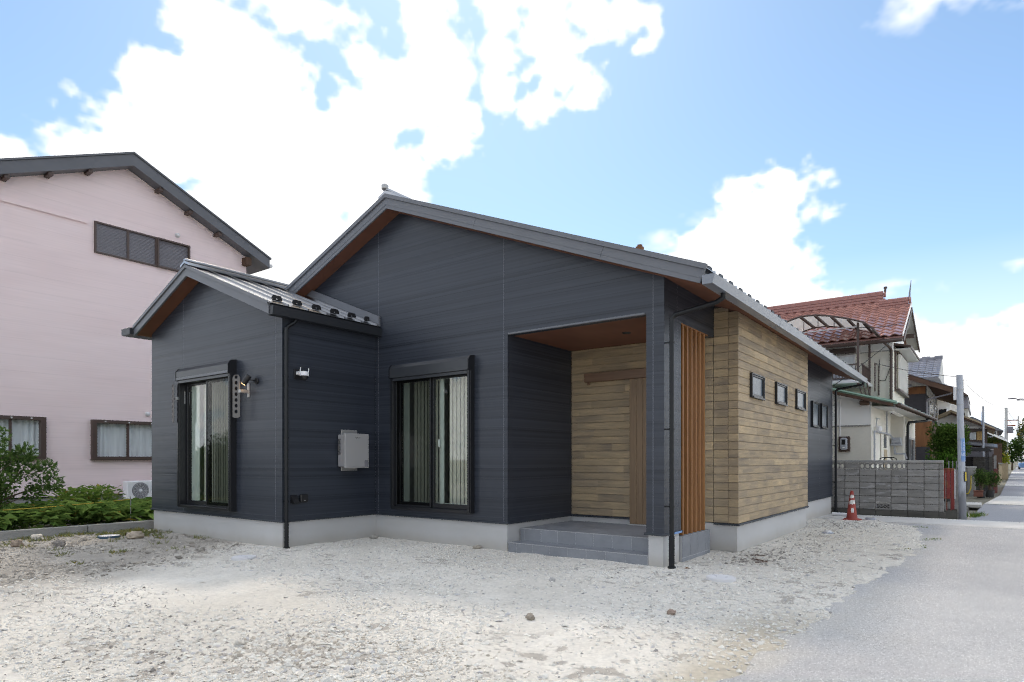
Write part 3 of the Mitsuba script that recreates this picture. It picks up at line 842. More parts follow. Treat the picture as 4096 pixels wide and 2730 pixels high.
# wing roof
WXL, WXR = -13.42, -8.80
Y0w, Y1w = 5.57, 7.766
r = put(house, 'wing_roof', slab_y(chevron(WXL + .02, WXR - .02, -11.35, 4.68, 0.02, 0.165), Y0w + .035, Y1w), 'flashing')
put(r, 'soffit', slab_y(chevron(WXL + .02, WXR - .022, -11.35, 4.68, 0.0, 0.0195), Y0w + .034, Y1w), 'soffit', 'brown boarded soffit under the wing gable')
for s, xe in ((1, WXR), (-1, WXL)):
    L = abs(xe + 11.35)
    for lo, hi, y, nm in ((-0.012, 0.125, 0.0, 'barge_board'), (0.128, 0.185, -0.024, 'verge_cap')):
        pl = Polygon([(-11.35, 4.68 + lo), (-11.35 + s * L, 4.68 - .4 * L + lo), (-11.35 + s * L, 4.68 - .4 * L + hi), (-11.35, 4.68 + hi)])
        put(r, nm, slab_y(pl, Y0w + y, Y0w + .033), 'grey_fascia')
    nb = 6
    yy = np.linspace(Y0w - .02, Y1w - 0.05, nb + 1)
    for i in range(nb):
        L2 = L + 0.05
        pl = lambda lo, hi: Polygon([(-11.35, 4.68 + lo), (-11.35 + s * L2, 4.68 - .4 * L2 + lo), (-11.35 + s * L2, 4.68 - .4 * L2 + hi), (-11.35, 4.68 + hi)])
        put(r, 'roof_panel', cat(slab_y(pl(0.166, 0.173), yy[i] + .0015, yy[i + 1] - .0015), slab_y(pl(0.173, 0.203), yy[i + 1] - 0.03, yy[i + 1] - 0.010)), 'roof_steel')
put(r, 'ridge_cap', cat(slab_y(chevron(-11.50, -11.20, -11.35, 4.68, 0.206, 0.25), Y0w - .03, Y1w), bx(-11.39, -11.31, Y0w - .03, Y1w, 4.925, 4.965, .006)), 'roof_steel')
put(r, 'wall_flashing', slab_y(Polygon([(-11.35, 4.85), (-8.74, 4.85 - .4 * 2.61), (-8.74, 5.03 - .4 * 2.61), (-11.35, 5.03)]), Y1w - .045, Y1w - .002), 'grey_fascia')
for y in np.linspace(5.845, 7.70, 6):
    put(r, 'snow_guard', snow_guard(-9.0, y, WSOF(-9.0) + 0.20, 0.19), 'snow_guard')
put(house, 'wing_gutter', cat(gutter(-8.86, -8.695, 3.635, 3.765, 5.59, 8.0, 0.02), bx(-8.80, -8.775, 5.60, 7.768, 3.66, 3.80)), 'gutter_dark', 'dark box gutter on the inner side of the wing roof')
put(house, 'wing_gutter', gutter(-13.42, -13.80, 3.87, 4.0, 5.50, 7.7, 0.02), 'gutter_dark', 'dark box gutter on the outer side of the wing roof')
downpipe([(-8.77, 6.03, 3.66), (-8.77, 6.03, 3.61), (-8.775, 6.0, 3.575), (-8.80, 5.905, 3.50), (-8.80, 5.885, 3.46), (-8.80, 5.885, -0.04)], 0.028, (2.72, 1.75, 0.75), 'black downpipe at the inner corner of the wing', (-0.07, 0))
downpipe([(-13.5, 6.1, 3.88), (-13.5, 6.1, 3.83), (-13.40, 6.08, 3.76), (-13.36, 6.07, 3.70), (-13.36, 6.07, -0.05)], 0.028, (2.7, 0.7), 'black downpipe on the outer side of the wing', (0.06, 0))


# large sliding windows with a roller shutter box, blinds and an insect screen
def big_window(x0, x1, zb, zt, yw, boxz, screen_left, lab, bar='shutter_box'):
    k = put(house, 'sliding_window', cat(bx(x0, x0 + .055, yw - .105, yw + .09, zb, zt, .004), bx(x1 - .055, x1, yw - .105, yw + .09, zb, zt, .004),
            bx(x0 + .055, x1 - .055, yw - .105, yw + .09, zb, zb + .05, .004), bx(x0 + .055, x1 - .055, yw - .10, yw + .09, zt - .10, zt - .03, .004)), 'black_frame', lab)
    prof = Polygon([(yw, boxz[0]), (yw - .14, boxz[0]), (yw - .15, boxz[0] + .02), (yw - .15, boxz[1] - .075), (yw - .10, boxz[1] - .012), (yw, boxz[1])])
    put(k, 'shutter_box', slab_x(prof, x0 + .02, x1 - .02), 'shutter_box')
    for xa, xb in ((x0, x0 + .0195), (x1 - .0195, x1)):
        put(k, 'shutter_box_end', slab_x(prof.buffer(0.008, join_style=2), xa, xb), 'black_frame')
    put(k, 'shutter_slot', bx(x0 + .06, x1 - .06, yw - .125, yw - .10, boxz[0] + .006 - .06, boxz[0] - .002, .004), 'shutter_box')
    put(k, 'shutter_bottom_bar', bx(x0 + .021, x1 - .021, yw - .153, yw - .1505, boxz[0] + .003, boxz[0] + .046), bar)
    put(k, 'side_rail', bx(x0 + .008, x0 + .05, yw - .125, yw - .106, zb + .02, boxz[0] - .003), 'black_frame')
    put(k, 'side_rail', bx(x1 - .05, x1 - .008, yw - .125, yw - .106, zb + .02, boxz[0] - .003), 'black_frame')
    xm = (x0 + x1) / 2
    a, b, c, d_ = x0 + .056, x1 - .056, zb + .052, zt - .102
    for i, (u, v, y) in enumerate(((a, xm + .02, yw + .02), (xm - .02, b, yw - .02))):
        s = put(k, 'sash', cat(bx(u, u + .045, y, y + .03, c, d_, .003), bx(v - .045, v, y, y + .03, c, d_, .003), bx(u + .045, v - .045, y, y + .03, c, c + .075, .003), bx(u + .045, v - .045, y, y + .03, d_ - .045, d_, .003)), 'black_frame')
        q = np.array([[u + .045, y + .015, c + .075], [v - .045, y + .015, c + .075], [v - .045, y + .015, d_ - .045], [u + .045, y + .015, d_ - .045]])
        put(s, 'pane', (q, np.array([[0, 1, 2], [0, 2, 3]])), 'glass')
    u, v = (a, xm) if screen_left else (xm, b)
    ys_ = yw - .045
    s = put(k, 'insect_screen', cat(bx(u, u + .03, ys_ - .008, ys_ + .012, c, d_, .002), bx(v - .03, v, ys_ - .008, ys_ + .012, c, d_, .002), bx(u + .03, v - .03, ys_ - .008, ys_ + .012, c, c + .03), bx(u + .03, v - .03, ys_ - .008, ys_ + .012, d_ - .02, d_)), 'black_frame', 'sliding insect screen in front of one sash')
    q = np.array([[u + .03, ys_, c + .03], [v - .03, ys_, c + .03], [v - .03, ys_, d_ - .02], [u + .03, ys_, d_ - .02]])
    put(s, 'mesh', (q, np.array([[0, 1, 2], [0, 2, 3]])), 'screen_mesh')
    return k, a, b, c, d_


k, a, b, c, d_ = big_window(WIN_M[0], WIN_M[1], WIN_M[2], WIN_M[3], 7.77, (2.83, 3.07), True, 'black framed sliding window in the gable wall')
put(k, 'latch', bx(-7.36, -7.325, 7.80, 7.83, 1.62, 1.75, .005), 'white_plastic')
for (u, v) in ((-8.22, -8.085), (-7.345, -7.265)):
    put(k, 'white_jamb', bx(u, v, 7.845, 7.86, c, d_), 'white_trim')
rr = np.random.default_rng(5)
for i, x in enumerate(np.arange(-8.0, -6.66, 0.083)):
    if -7.37 < x < -7.24:
        continue
    ang = math.radians(-15 + rr.uniform(-4, 4))
    put(k, 'blind_slat', place(bx(-.043, .043, -.0015, .0015, c + .06, d_ - .03), rotz(ang, (x, 7.92, 0))), 'blind_fabric')
put(k, 'blind_head', bx(-8.3, -6.6, 7.88, 7.95, d_ - .028, d_ + .04), 'white_trim')
put(k, 'blind_chain', tube([(-8.0, 7.87, c + .075), (-6.7, 7.87, c + .075)], .006, 5), 'white_trim')
k2, a, b, c, d_ = big_window(WIN_W[0], WIN_W[1], WIN_W[2], WIN_W[3], 5.855, (2.87, 3.10), False, 'black framed sliding window in the wing gable', 'grey_fascia')
put(k2, 'white_jamb', bx(-11.86, -11.585, 5.93, 5.945, c, d_), 'white_trim', 'pale board behind the left end of the glass')
for i, x in enumerate(np.arange(-11.50, -10.28, 0.083)):
    ang = math.radians(-8 + rr.uniform(-3, 3))
    put(k2, 'blind_slat', place(bx(-.043, .043, -.0015, .0015, c + .06, d_ - .03), rotz(ang, (x, 6.0, 0))), 'blind_fabric')
put(k2, 'blind_head', bx(-11.55, -10.25, 5.96, 6.03, d_ - .028, d_ + .04), 'white_trim')
put(k2, 'blind_chain', tube([(-11.5, 5.955, c + .075), (-10.3, 5.955, c + .075)], .006, 5), 'white_trim')
# rooms behind the glass
for nm, (xa, xb, ya, yb) in (('living_room', (-8.8, -6.05, 7.905, 11.5)), ('bedroom', (-12.9, -9.2, 6.0, 9.0))):
    v, f = bx(xa, xb, ya, yb, 0.45, 2.95)
    f = f[:, ::-1]
    keep = [t for t in f if not np.allclose(v[t][:, 1], ya)]
    put(house, 'room_lining', (v, np.array(keep)), 'room_white')


# five small top hung windows
def small_window(fn, y0, y1, za, zb_, frost=True):
    k = put(house, 'small_window', cat(fn(y0, y0 + .024, za, zb_, -.01, .045), fn(y1 - .024, y1, za, zb_, -.01, .045), fn(y0 + .024, y1 - .024, zb_ - .024, zb_, -.01, .045), fn(y0 + .024, y1 - .024, za, za + .026, -.01, .06)), 'black_frame')
    put(k, 'sash', cat(fn(y0 + .025, y0 + .052, za + .027, zb_ - .025, .005, .030), fn(y1 - .052, y1 - .025, za + .027, zb_ - .025, .005, .030), fn(y0 + .052, y1 - .052, zb_ - .050, zb_ - .025, .005, .030), fn(y0 + .052, y1 - .052, za + .027, za + .065, .005, .030)), 'black_frame')
    put(k, 'frosted_pane', fn(y0 + .052, y1 - .052, za + .065, zb_ - .050, .008, .014), 'frosted')
    q = fn(y0 + .052, y1 - .052, za + .065, zb_ - .050, .018, .019)
    put(k, 'pane', (q[0][4:8], np.array([[0, 1, 3], [0, 3, 2]])), 'clear_glass')


for a, b, c, d_ in SW:
    small_window(lambda u, v, s, t, o, q: bx(-2.96 + o, -2.96 + q, u, v, s, t, .003), a, b, c, d_)
for a, b, c, d_ in RW:
    small_window(lambda u, v, s, t, o, q: bx(-3.34 + o, -3.34 + q, u, v, s, t, .003), a, b, c, d_)

# ------------------------------------------------------------------ things fixed to the house
h = thing('water_heater', 'grey box water heater hung on the inner wall of the wing', 'water heater')
put(h, 'casing', bx(-8.66, -8.62, 6.88, 7.395, 1.265, 1.855, .006), 'heater_paint')
put(h, 'body', bx(-8.86, -8.661, 6.91, 7.365, 1.285, 1.835, .015), 'heater_paint')
put(h, 'top_bracket', bx(-8.868, -8.84, 6.985, 7.32, 1.80, 1.925, .004), 'zinc')
put(h, 'bottom_bracket', bx(-8.868, -8.84, 6.985, 7.32, 1.215, 1.30, .004), 'zinc')
put(h, 'side_grille', cat(*[bx(-8.845, -8.775, 6.902, 6.912, 1.49 + i * .0155, 1.498 + i * .0155) for i in range(18)]), 'heater_dark')
put(h, 'access_strip', bx(-8.62, -8.616, 7.02, 7.27, 1.288, 1.30), 'zinc')
put(h, 'rating_plate', bx(-8.6199, -8.6185, 7.30, 7.375, 1.285, 1.40), 'louvre_grey')
put(h, 'maker_badge', cat(*[bx(-8.6199, -8.6185, 7.095 + i * .0125, 7.105 + i * .0125, 1.776 - .003 * (i in (0, 4)), 1.786 + .003 * (i % 3 == 0)) for i in range(9)]), 'heater_dark')
put(h, 'screw', cat(*[lathe([(0, .002), (.006, .002), (.006, 0)], 8) for _ in range(1)]), 'pale_metal') if False else None

s = thing('security_camera', 'white security camera with two aerials on the inner wall of the wing', 'camera')
cx_, cy_, cz_ = -8.70, 6.14, 2.77
put(s, 'wall_plate', bx(-8.869, -8.855, 6.06, 6.22, 2.70, 2.86, .004), 'black_plastic')
put(s, 'mount', cat(bx(-8.856, -8.74, 6.085, 6.15, 2.765, 2.82, .012)), 'white_plastic')
put(s, 'hood', lathe([(0, .05), (.04, .048), (.062, .035), (.070, .01), (.074, -.025), (.060, -.025)], 24, (cx_, cy_, cz_)), 'white_plastic', smooth=40)
put(s, 'lens_dome', lathe([(.060, -.022), (.058, -.05), (.045, -.08), (.022, -.098), (0, -.102)], 24, (cx_, cy_, cz_)), 'black_plastic', smooth=True)
put(s, 'aerial', tube([(cx_ - .03, cy_ - .06, cz_ + .02), (cx_ - .03, cy_ - .045, cz_ + .105)], .0075, 8), 'white_plastic')
put(s, 'aerial', tube([(cx_ + .03, cy_ + .055, cz_ + .02), (cx_ + .03, cy_ + .06, cz_ + .10)], .0075, 8), 'white_plastic')

s = thing('wall_lamp', 'lit black cylindrical spotlight beside the wing window', 'lamp')
put(s, 'base', place(lathe([(0, .0), (.05, 0), (.05, .022), (.045, .027), (0, .027)], 20), np.array([[1, 0, 0, -9.566], [0, 0, -1, 5.855], [0, 1, 0, 2.70], [0, 0, 0, 1]], float)), 'black_plastic')
put(s, 'arm', tube([(-9.566, 5.84, 2.70), (-9.566, 5.775, 2.70), (-9.66, 5.765, 2.72)], .012, 8), 'black_plastic')
p0, p1 = np.array([-9.665, 5.765, 2.785]), np.array([-9.745, 5.715, 2.655])
put(s, 'barrel', tube([p0, p1], .048, 20), 'black_plastic', smooth=40)
dd = (p1 - p0) / np.linalg.norm(p1 - p0)
gv, gf = tube([p1 + dd * .001, p1 + dd * .003], .041, 20)
scene[s + '__bulb'] = {**mikit.ply((gv, gf), 'lamp_glow'), 'emitter': {'type': 'area', 'radiance': {'type': 'rgb', 'value': [4.0, 2.3, 0.95]}}}

for x, lab, ra in ((-9.93, 'steel laundry pole bracket folded right of the wing window', .30), (-12.10, 'steel laundry pole bracket folded left of the wing window', -.27)):
    s = thing('laundry_bracket', lab, 'bracket', 'laundry pole brackets')
    zc, hw = 2.455, .07
    outl = Polygon([(-hw, -.335), (-hw + .03, -.355), (hw - .03, -.355), (hw, -.335), (hw, .32), (hw - .03, .355), (-hw + .03, .355), (-hw, .32)])
    holes = unary_union([Point(0, -.25 + i * .095).buffer(.032) for i in range(7)])
    m = slab_y(outl.difference(holes), -.006, .006)
    put(s, 'arm', place(m, np.array([[math.cos(ra), -math.sin(ra), 0, x], [math.sin(ra), math.cos(ra), 0, 5.70], [0, 0, 1, zc], [0, 0, 0, 1]])), 'steel_bracket')
    put(s, 'edge_rail', tube([(x + u * math.cos(ra), 5.70 + u * math.sin(ra), zc + v) for u, v in ((-hw, -.34), (-hw, .31), (-hw + .03, .35), (hw - .03, .35), (hw, .31), (hw, -.34))], .008, 6), 'steel_bracket')
    put(s, 'wall_mount', cat(bx(x + .06, x + .13, 5.70, 5.854, zc + .06, zc + .11), bx(x + .085, x + .145, 5.84, 5.8545, zc - .01, zc + .22)), 'zinc')

s = thing('vent_hood', 'small black hooded vent low on the inner wall of the wing', 'vent')
put(s, 'hood', hull([(-8.869, 6.0, .71), (-8.869, 6.12, .71), (-8.869, 6.0, .845), (-8.869, 6.12, .845), (-8.78, 6.01, .71), (-8.78, 6.11, .71), (-8.80, 6.01, .77), (-8.80, 6.11, .77)]), 'black_plastic')
put(s, 'lip', bx(-8.80, -8.77, 6.005, 6.115, .705, .715), 'black_frame')
s = thing('outlet_box', 'square black weatherproof outlet box low on the inner wall of the wing', 'outlet')
put(s, 'cover', bx(-8.869, -8.815, 6.16, 6.30, .72, .85, .012), 'black_plastic')
put(s, 'screw', bx(-8.8155, -8.812, 6.225, 6.235, .74, .75), 'pale_metal')

# ------------------------------------------------------------------ gravel and stones of the lot
HOUSE = unary_union([sbox(-13.35, 5.82, -8.85, 8), sbox(-13.35, 7.75, -5.85, 19.2), sbox(-6, 7.76, -3.30, 8.34), sbox(-6, 8.3, -3.30, 19.2), sbox(-3.4, 9.62, -2.95, 14.35)])
import shapely


def free(x, y, pad=0.0):
    return ~shapely.contains_xy(HOUSE, x, y) & (x > -13.45)


def scatter(n, x0, x1, y0, y1, dens, r_):
    x, y = r_.uniform(x0, x1, n), r_.uniform(y0, y1, n)
    k = free(x, y) & (r_.random(n) < dens(x, y))
    return x[k], y[k]


def near(x, y):
    """sampling that thins out with the distance from the lane, where the lot is seen small"""
    return np.clip((5.2 / np.maximum(np.hypot(x, y), 2)) ** 1.2, 0, 1)


def dens(x, y):
    q = np.stack([x * 0.55, y * 0.55, x * 0], -1)
    a = meshkit.fbm(q, 4, 41)
    patch = np.clip((a - 0.42) * 6.0 + 0.35, 0.07, 1)
    house_side = np.exp(-np.clip(np.minimum(np.abs(7.0 - y), np.abs(x + 2.1)) - 0.4, 0, 9) / 0.7)
    corner = np.exp(-((x + 3.3) ** 2 + (y - 2.5) ** 2) / 0.5)
    sandy = np.exp(-((x + 2.4) / 0.9) ** 2 - ((y - 4.0) / 1.0) ** 2)
    p = np.clip(np.maximum(np.maximum(patch, house_side * 0.95), corner) - 0.75 * sandy, 0.06, 1)
    over = (x - edge_x(y)) > 0.04
    return np.where(over, 0.02 + 0.55 * np.exp(-np.maximum(x - edge_x(y), 0) / 0.14), p)


def tones(n, r_, dark=None):
    base = np.array([[0.68, 0.67, 0.62], [0.60, 0.59, 0.545], [0.66, 0.625, 0.56], [0.48, 0.475, 0.47], [0.56, 0.53, 0.48], [0.28, 0.27, 0.26]])
    w_ = np.array([0.40, 0.27, 0.15, 0.08, 0.085, 0.015])
    c = base[r_.choice(6, n, p=w_)] * r_.uniform(0.85, 1.1, (n, 1))
    if dark is not None:
        d_ = np.array([[0.34, 0.31, 0.27], [0.26, 0.24, 0.21], [0.45, 0.42, 0.37]])[r_.choice(3, n)] * r_.uniform(0.8, 1.2, (n, 1))
        c = np.where(dark[:, None], d_, c)
    return np.clip(c, 0, 0.82)


def soil_np(x, y):
    q = x + 0.55 * (y - 4.3)
    return (q < -9.0) & (x < -8.6)


r1 = np.random.default_rng(101)
x, y = scatter(235000, -13.4, -0.7, 1.4, 18.4, lambda x, y: dens(x, y) * near(x, y), r1)
sz = np.clip(r1.lognormal(math.log(0.0185), 0.40, len(x)), 0.008, 0.055) * (1 + 0.5 * np.exp(-((x + 3.3) ** 2 + (y - 2.5) ** 2) / 0.4))
soil = soil_np(x + 0.6 * (r1.random(len(x)) - .5), y)
kk = ~soil | (r1.random(len(x)) < 0.8)
x, y, sz, soil = x[kk], y[kk], sz[kk] * np.where(soil[kk], r1.choice([1.0, 1.6, 2.6], len(x), p=[.6, .3, .1])[kk], 1.0), soil[kk]
c = np.stack([x, y, zground(x, y) + sz * 0.12], 1)
OCT = trimesh.Trimesh([[1, 0, 0], [-1, 0, 0], [0, 1, 0], [0, -1, 0], [0, 0, 1], [0.55, 0.55, -0.6], [-0.55, 0.55, -0.6], [-0.55, -0.55, -0.6], [0.55, -0.55, -0.6]],
                      [[0, 2, 4], [2, 1, 4], [1, 3, 4], [3, 0, 4], [0, 5, 2], [2, 6, 1], [1, 7, 3], [3, 8, 0], [2, 5, 6], [1, 6, 7], [3, 7, 8], [0, 8, 5]], process=False)
m = stones(c, sz, r1, 0.55, OCT)
# dark crumbs and brown clods lying in patches
def clods(n, cx_, cy_, sx_, sy_, s0, cols_):
    px_, py_ = r1.normal(cx_, sx_, n), r1.normal(cy_, sy_, n)
    s_ = np.clip(r1.lognormal(math.log(s0), .45, n), .006, .05)
    c_ = np.array(cols_)[r1.choice(len(cols_), n)] * r1.uniform(.8, 1.2, (n, 1))
    return stones(np.stack([px_, py_, zground(px_, py_) + s_ * .12], 1), s_, r1, .6, OCT), np.repeat(c_, 9, 0)


extra = [clods(420, -5.0, 2.1, .55, .45, .013, [(.17, .16, .15), (.26, .24, .22)]), clods(260, -6.6, 2.6, .9, .35, .012, [(.18, .17, .16), (.30, .28, .25)]), clods(900, -4.05, 2.75, .28, .25, .018, [(.44, .40, .34), (.52, .49, .44), (.36, .33, .28)]),
         clods(500, -3.0, 3.2, .45, .18, .014, [(.46, .42, .35), (.55, .52, .46)]), clods(260, -2.4, 11.0, .35, 1.3, .025, [(.30, .28, .25), (.42, .40, .36)]), clods(420, -2.45, 15.0, .35, 1.1, .022, [(.26, .24, .21), (.40, .38, .34)]),
         clods(260, -2.6, 9.3, .22, .5, .03, [(.33, .31, .27), (.48, .46, .42), (.22, .20, .18)])]
single('gravel', cat(m, *[e[0] for e in extra]), 'pebble', 'loose pale crushed gravel strewn over the building lot', 'gravel', kind='stuff', color=np.vstack([np.repeat(tones(len(x), r1, soil), 9, 0)] + [e[1] for e in extra]))
n_pebbles = len(x)

r2 = np.random.default_rng(55)
ROCKS = [(-6.42, 7.70, .11, 'tan lump of rock against the foundation below the gable window', (.44, .40, .34)), (-3.19, 4.55, .085, 'jagged brown rock alone in the middle of the gravel', (.33, .29, .24)),
         (-2.27, 5.46, .085, 'reddish brown rock on the gravel near the lane', (.34, .26, .21)), (-8.72, 7.60, .12, 'grey rock in the inner corner between wing and gable', (.40, .38, .34)),
         (-11.97, 4.98, .20, 'rounded sandy boulder among weeds by the wing corner', (.50, .43, .34)), (-13.05, 3.88, .20, 'flat pale stone by the concrete kerb', (.58, .54, .47)),
         (-12.41, 3.42, .18, 'brown stone at the left edge of the lot', (.30, .24, .19)), (-11.88, 3.82, .17, 'dark grey flat stone on the bare soil', (.24, .22, .20)),
         (-3.94, 6.06, .08, 'grey stone topping a little heap of gravel in front of the steps', (.46, .45, .43)), (-4.5, 2.61, .07, 'pale cobble at the bottom of the picture', (.60, .57, .51))]
for x, y, s_, lab, col in ROCKS:
    v, f = stones(np.array([[x, y, float(zground(x, y)) + s_ * 0.22]]), np.array([s_]), r2, 0.6, ICOS)
    q = v * 18
    v = v + (v - v.mean(0)) * (0.5 * (meshkit.fbm(q, 3, 3) - 0.5))[:, None]
    single('rock', (v, f), 'pebble', lab, 'rock', color=np.repeat([col], len(v), 0), smooth=True)
s = thing('fallen_leaf', 'fallen orange leaf on the gravel by the porch post', 'leaf')
(m, _) = leaves(np.array([[-3.05, 7.72, .035]]), np.array([[1, .2, 0.1]]), np.array([[0, 0, 1.0]]), .09, .05, np.array([[.5, .2, .05]]))
put(s, 'blade', m, 'rust_wood')
# scraps of wood by the corner
single('scrap_wood', cat(*[place(bx(-.10, .10, -.010, .010, 0, .012, .003), rotz(a, (x, y, .03))) for x, y, a in ((-2.62, 9.42, .3), (-2.5, 9.0, -.5), (-2.40, 8.82, 1.0))]), 'old_wood', 'weathered scraps of wood on the gravel by the wood clad corner', 'wood scrap')


def cover(name, x, y, rad, hgt, lab, mat='pale_metal', rim='pale_metal'):
    s = thing(name, lab, 'inspection cover', 'round inspection covers')
    z = float(zbase(y))
    put(s, 'rim', lathe([(rad * .93, -.05), (rad, -.05), (rad, hgt), (rad * .965, hgt + .006), (rad * .93, hgt + .002)], 32, (x, y, z)), rim)
    put(s, 'lid', lathe([(rad * .925, hgt - .004), (rad * .92, hgt + .005), (rad * .3, hgt + .007), (0, hgt + .007)], 32, (x, y, z)), mat)
    put(s, 'lifting_slot', cat(bx(x - rad * .45, x - rad * .30, y - .012, y + .012, z + hgt + .007, z + hgt + .0085), bx(x + rad * .30, x + rad * .45, y - .012, y + .012, z + hgt + .007, z + hgt + .0085)), 'grey_pvc')


M('cover_white', (0.66, 0.66, 0.67), 0.5)
cover('inspection_cover', -2.47, 7.40, .165, .035, 'flat white inspection cover on the gravel in front of the porch post', 'cover_white')
cover('inspection_cover', -8.39, 4.93, .165, .035, 'flat white inspection cover on the gravel in front of the wing', 'cover_white')
cover('inspection_cover', -12.55, 4.80, .175, .05, 'white inspection cover on a dark blue collar by the concrete kerb', 'cover_white', 'blue_paint')
s = thing('drain_fitting', 'grey domed drain fitting on the gravel along the side wall', 'drain', 'grey drain fittings')
put(s, 'collar', lathe([(.105, -.05), (.105, .03), (.09, .04), (.07, .04)], 28, (-2.38, 13.2, 0)), 'grey_pvc')
put(s, 'dome', lathe([(.07, .038), (.062, .06), (.04, .072), (0, .075)], 24, (-2.38, 13.2, 0)), 'pale_metal', smooth=True)
s = thing('drain_fitting', 'grey flat drain fitting just behind the traffic cone', 'drain', 'grey drain fittings')
put(s, 'collar', lathe([(.11, -.05), (.11, .05), (.10, .06), (0, .06)], 28, (-2.2, 17.35, -.04)), 'grey_pvc')
single('plastic_pipe', cat(tube([(-3.2, 18.35, .0), (-2.75, 18.25, -.01)], .045, 12), tube([(-2.80, 18.26, -.01), (-2.72, 18.24, -.01)], .055, 12)), 'white_plastic', 'white plastic pipe lying on the ground at the rear house corner', 'pipe')

# traffic cone
s = thing('traffic_cone', 'faded red traffic cone with worn white patches', 'traffic cone')
co = (-2.56, 17.10, float(zground(-2.56, 17.1)) + .0)
put(s, 'base', cat(bx(co[0] - .19, co[0] + .19, co[1] - .19, co[1] + .19, co[2] - .01, co[2] + .022, .008), lathe([(.165, .022), (.155, .04), (.12, .045)], 24, co)), 'cone_red')
put(s, 'body', lathe([(.128, .04), (.118, .06), (.034, .69), (.028, .70), (.0, .70)], 28, co), 'cone_red', smooth=40)
crr = np.random.default_rng(3)
for zc, hh, w0, w1 in ((.565, .045, -.9, .9), (.43, .05, -1.0, 1.1), (.235, .055, -.35, .35)):
    a = np.linspace(w0, w1, 9) - math.pi / 2 + .3
    rad = lambda z: .118 - (z - .06) * (.084 / .63) + .0016
    pts, n = [], 9
    top = zc + hh + crr.uniform(-.018, .012, n); bot = zc - hh + crr.uniform(-.012, .018, n)
    top[[0, -1]] = zc + .01; bot[[0, -1]] = zc - .01
    v = np.array([[co[0] + rad(z) * math.cos(t), co[1] + rad(z) * math.sin(t), co[2] + z] for t, z in list(zip(a, top)) + list(zip(a, bot))])
    i = np.arange(n - 1)
    put(s, 'white_patch', (v, np.vstack([np.stack([i, i + n, i + 1], 1), np.stack([i + 1, i + n, i + n + 1], 1)])), 'cone_white')

# ------------------------------------------------------------------ left side: kerb, garden, shrub, pink house
s = thing('kerb_wall', 'low grey concrete kerb wall along the left edge of the lot', 'kerb')
for k in range(9):
    y0 = -1.2 + k * 2.0
    put(s, 'segment', bx(-13.62, -13.47, y0, y0 + 1.985, -.3, .18, .006), 'grey_concrete')


def green(n, r_, lo, hi, yellow=0.0):
    t = r_.random((n, 1))
    c = np.array(lo) * (1 - t) + np.array(hi) * t
    if yellow:
        k = r_.random(n) < yellow
        c[k] = np.array([.30, .24, .05]) * r_.uniform(.7, 1.2, (k.sum(), 1))
    return c * r_.uniform(.8, 1.2, (n, 1))


r3 = np.random.default_rng(77)
# bed of low leafy vegetables between kerb and house
nc = 1500
px, py = r3.uniform(-20.4, -13.75, nc), r3.uniform(0.5, 11.0, nc)
hgt = 0.22 + 0.55 * np.clip(meshkit.fbm(np.stack([px * .8, py * .8, px * 0], -1), 3, 5) - 0.3, 0, 1) * 1.8
hgt = np.minimum(hgt, np.clip(.46 + (px + 14) * .062, .12, .5) * r3.uniform(.75, 1.1, nc))
per = 13
c = np.repeat(np.stack([px, py, 0.10 + hgt], 1), per, 0)
N = len(c)
a = r3.uniform(0, 2 * np.pi, N)
spread = r3.uniform(0.03, 0.26, N)
c = c + np.stack([np.cos(a) * spread, np.sin(a) * spread, -np.abs(r3.normal(0, .16, N))], 1)
ax_ = np.stack([np.cos(a), np.sin(a), r3.uniform(-.35, .5, N)], 1)
m, col = leaves(c, ax_, np.tile([0, 0, 1.0], (N, 1)) + r3.normal(0, .3, (N, 3)), r3.uniform(.13, .30, N), r3.uniform(.08, .17, N), green(N, r3, (.08, .150, .035), (.20, .30, .08), .02), .18)
# taller stalky plants in clumps
tc = [(-16.3, 5.55), (-16.5, 5.95), (-16.2, 5.8), (-16.7, 6.2), (-17.3, 6.5), (-15.9, 5.2), (-17.0, 5.7)]
cs, axs = [], []
for x, y in tc:
    for q in range(160):
        h = r3.uniform(.15, .66)
        aa = r3.uniform(0, 2 * np.pi)
        rr_ = r3.uniform(.05, .42) * (1.1 - .4 * h)
        cs.append((x + rr_ * math.cos(aa), y + rr_ * math.sin(aa), .1 + h)); axs.append((math.cos(aa), math.sin(aa), r3.uniform(-.2, .9)))
N2 = len(cs)
m2, col2 = leaves(np.array(cs), np.array(axs), np.tile([0, 0, 1.0], (N2, 1)) + r3.normal(0, .3, (N2, 3)), r3.uniform(.08, .17, N2), r3.uniform(.04, .085, N2), green(N2, r3, (.09, .17, .03), (.22, .30, .07), .04))
single('vegetable_bed', cat(m, m2), 'leaf', 'bed of leafy green vegetables behind the concrete kerb', 'vegetables', kind='stuff', color=np.vstack([col, col2]))
s = thing('orange_flower', 'single orange flower above the vegetables beside the shrub', 'flower')
put(s, 'stem', tube([(-17.5, 5.25, .1), (-17.5, 5.25, .72)], .006, 5), 'leaf', color=np.tile([.08, .16, .03], (12, 1)))
a = np.linspace(0, 2 * np.pi, 10)[:-1]
m, col = leaves(np.tile([-17.5, 5.25, .72], (9, 1)), np.stack([np.cos(a), np.sin(a), a * 0 + .4], 1), np.tile([0, 0, 1.0], (9, 1)), .06, .035, np.tile([.75, .25, .02], (9, 1)))
put(s, 'petal', m, 'leaf', color=col, stuff=True)


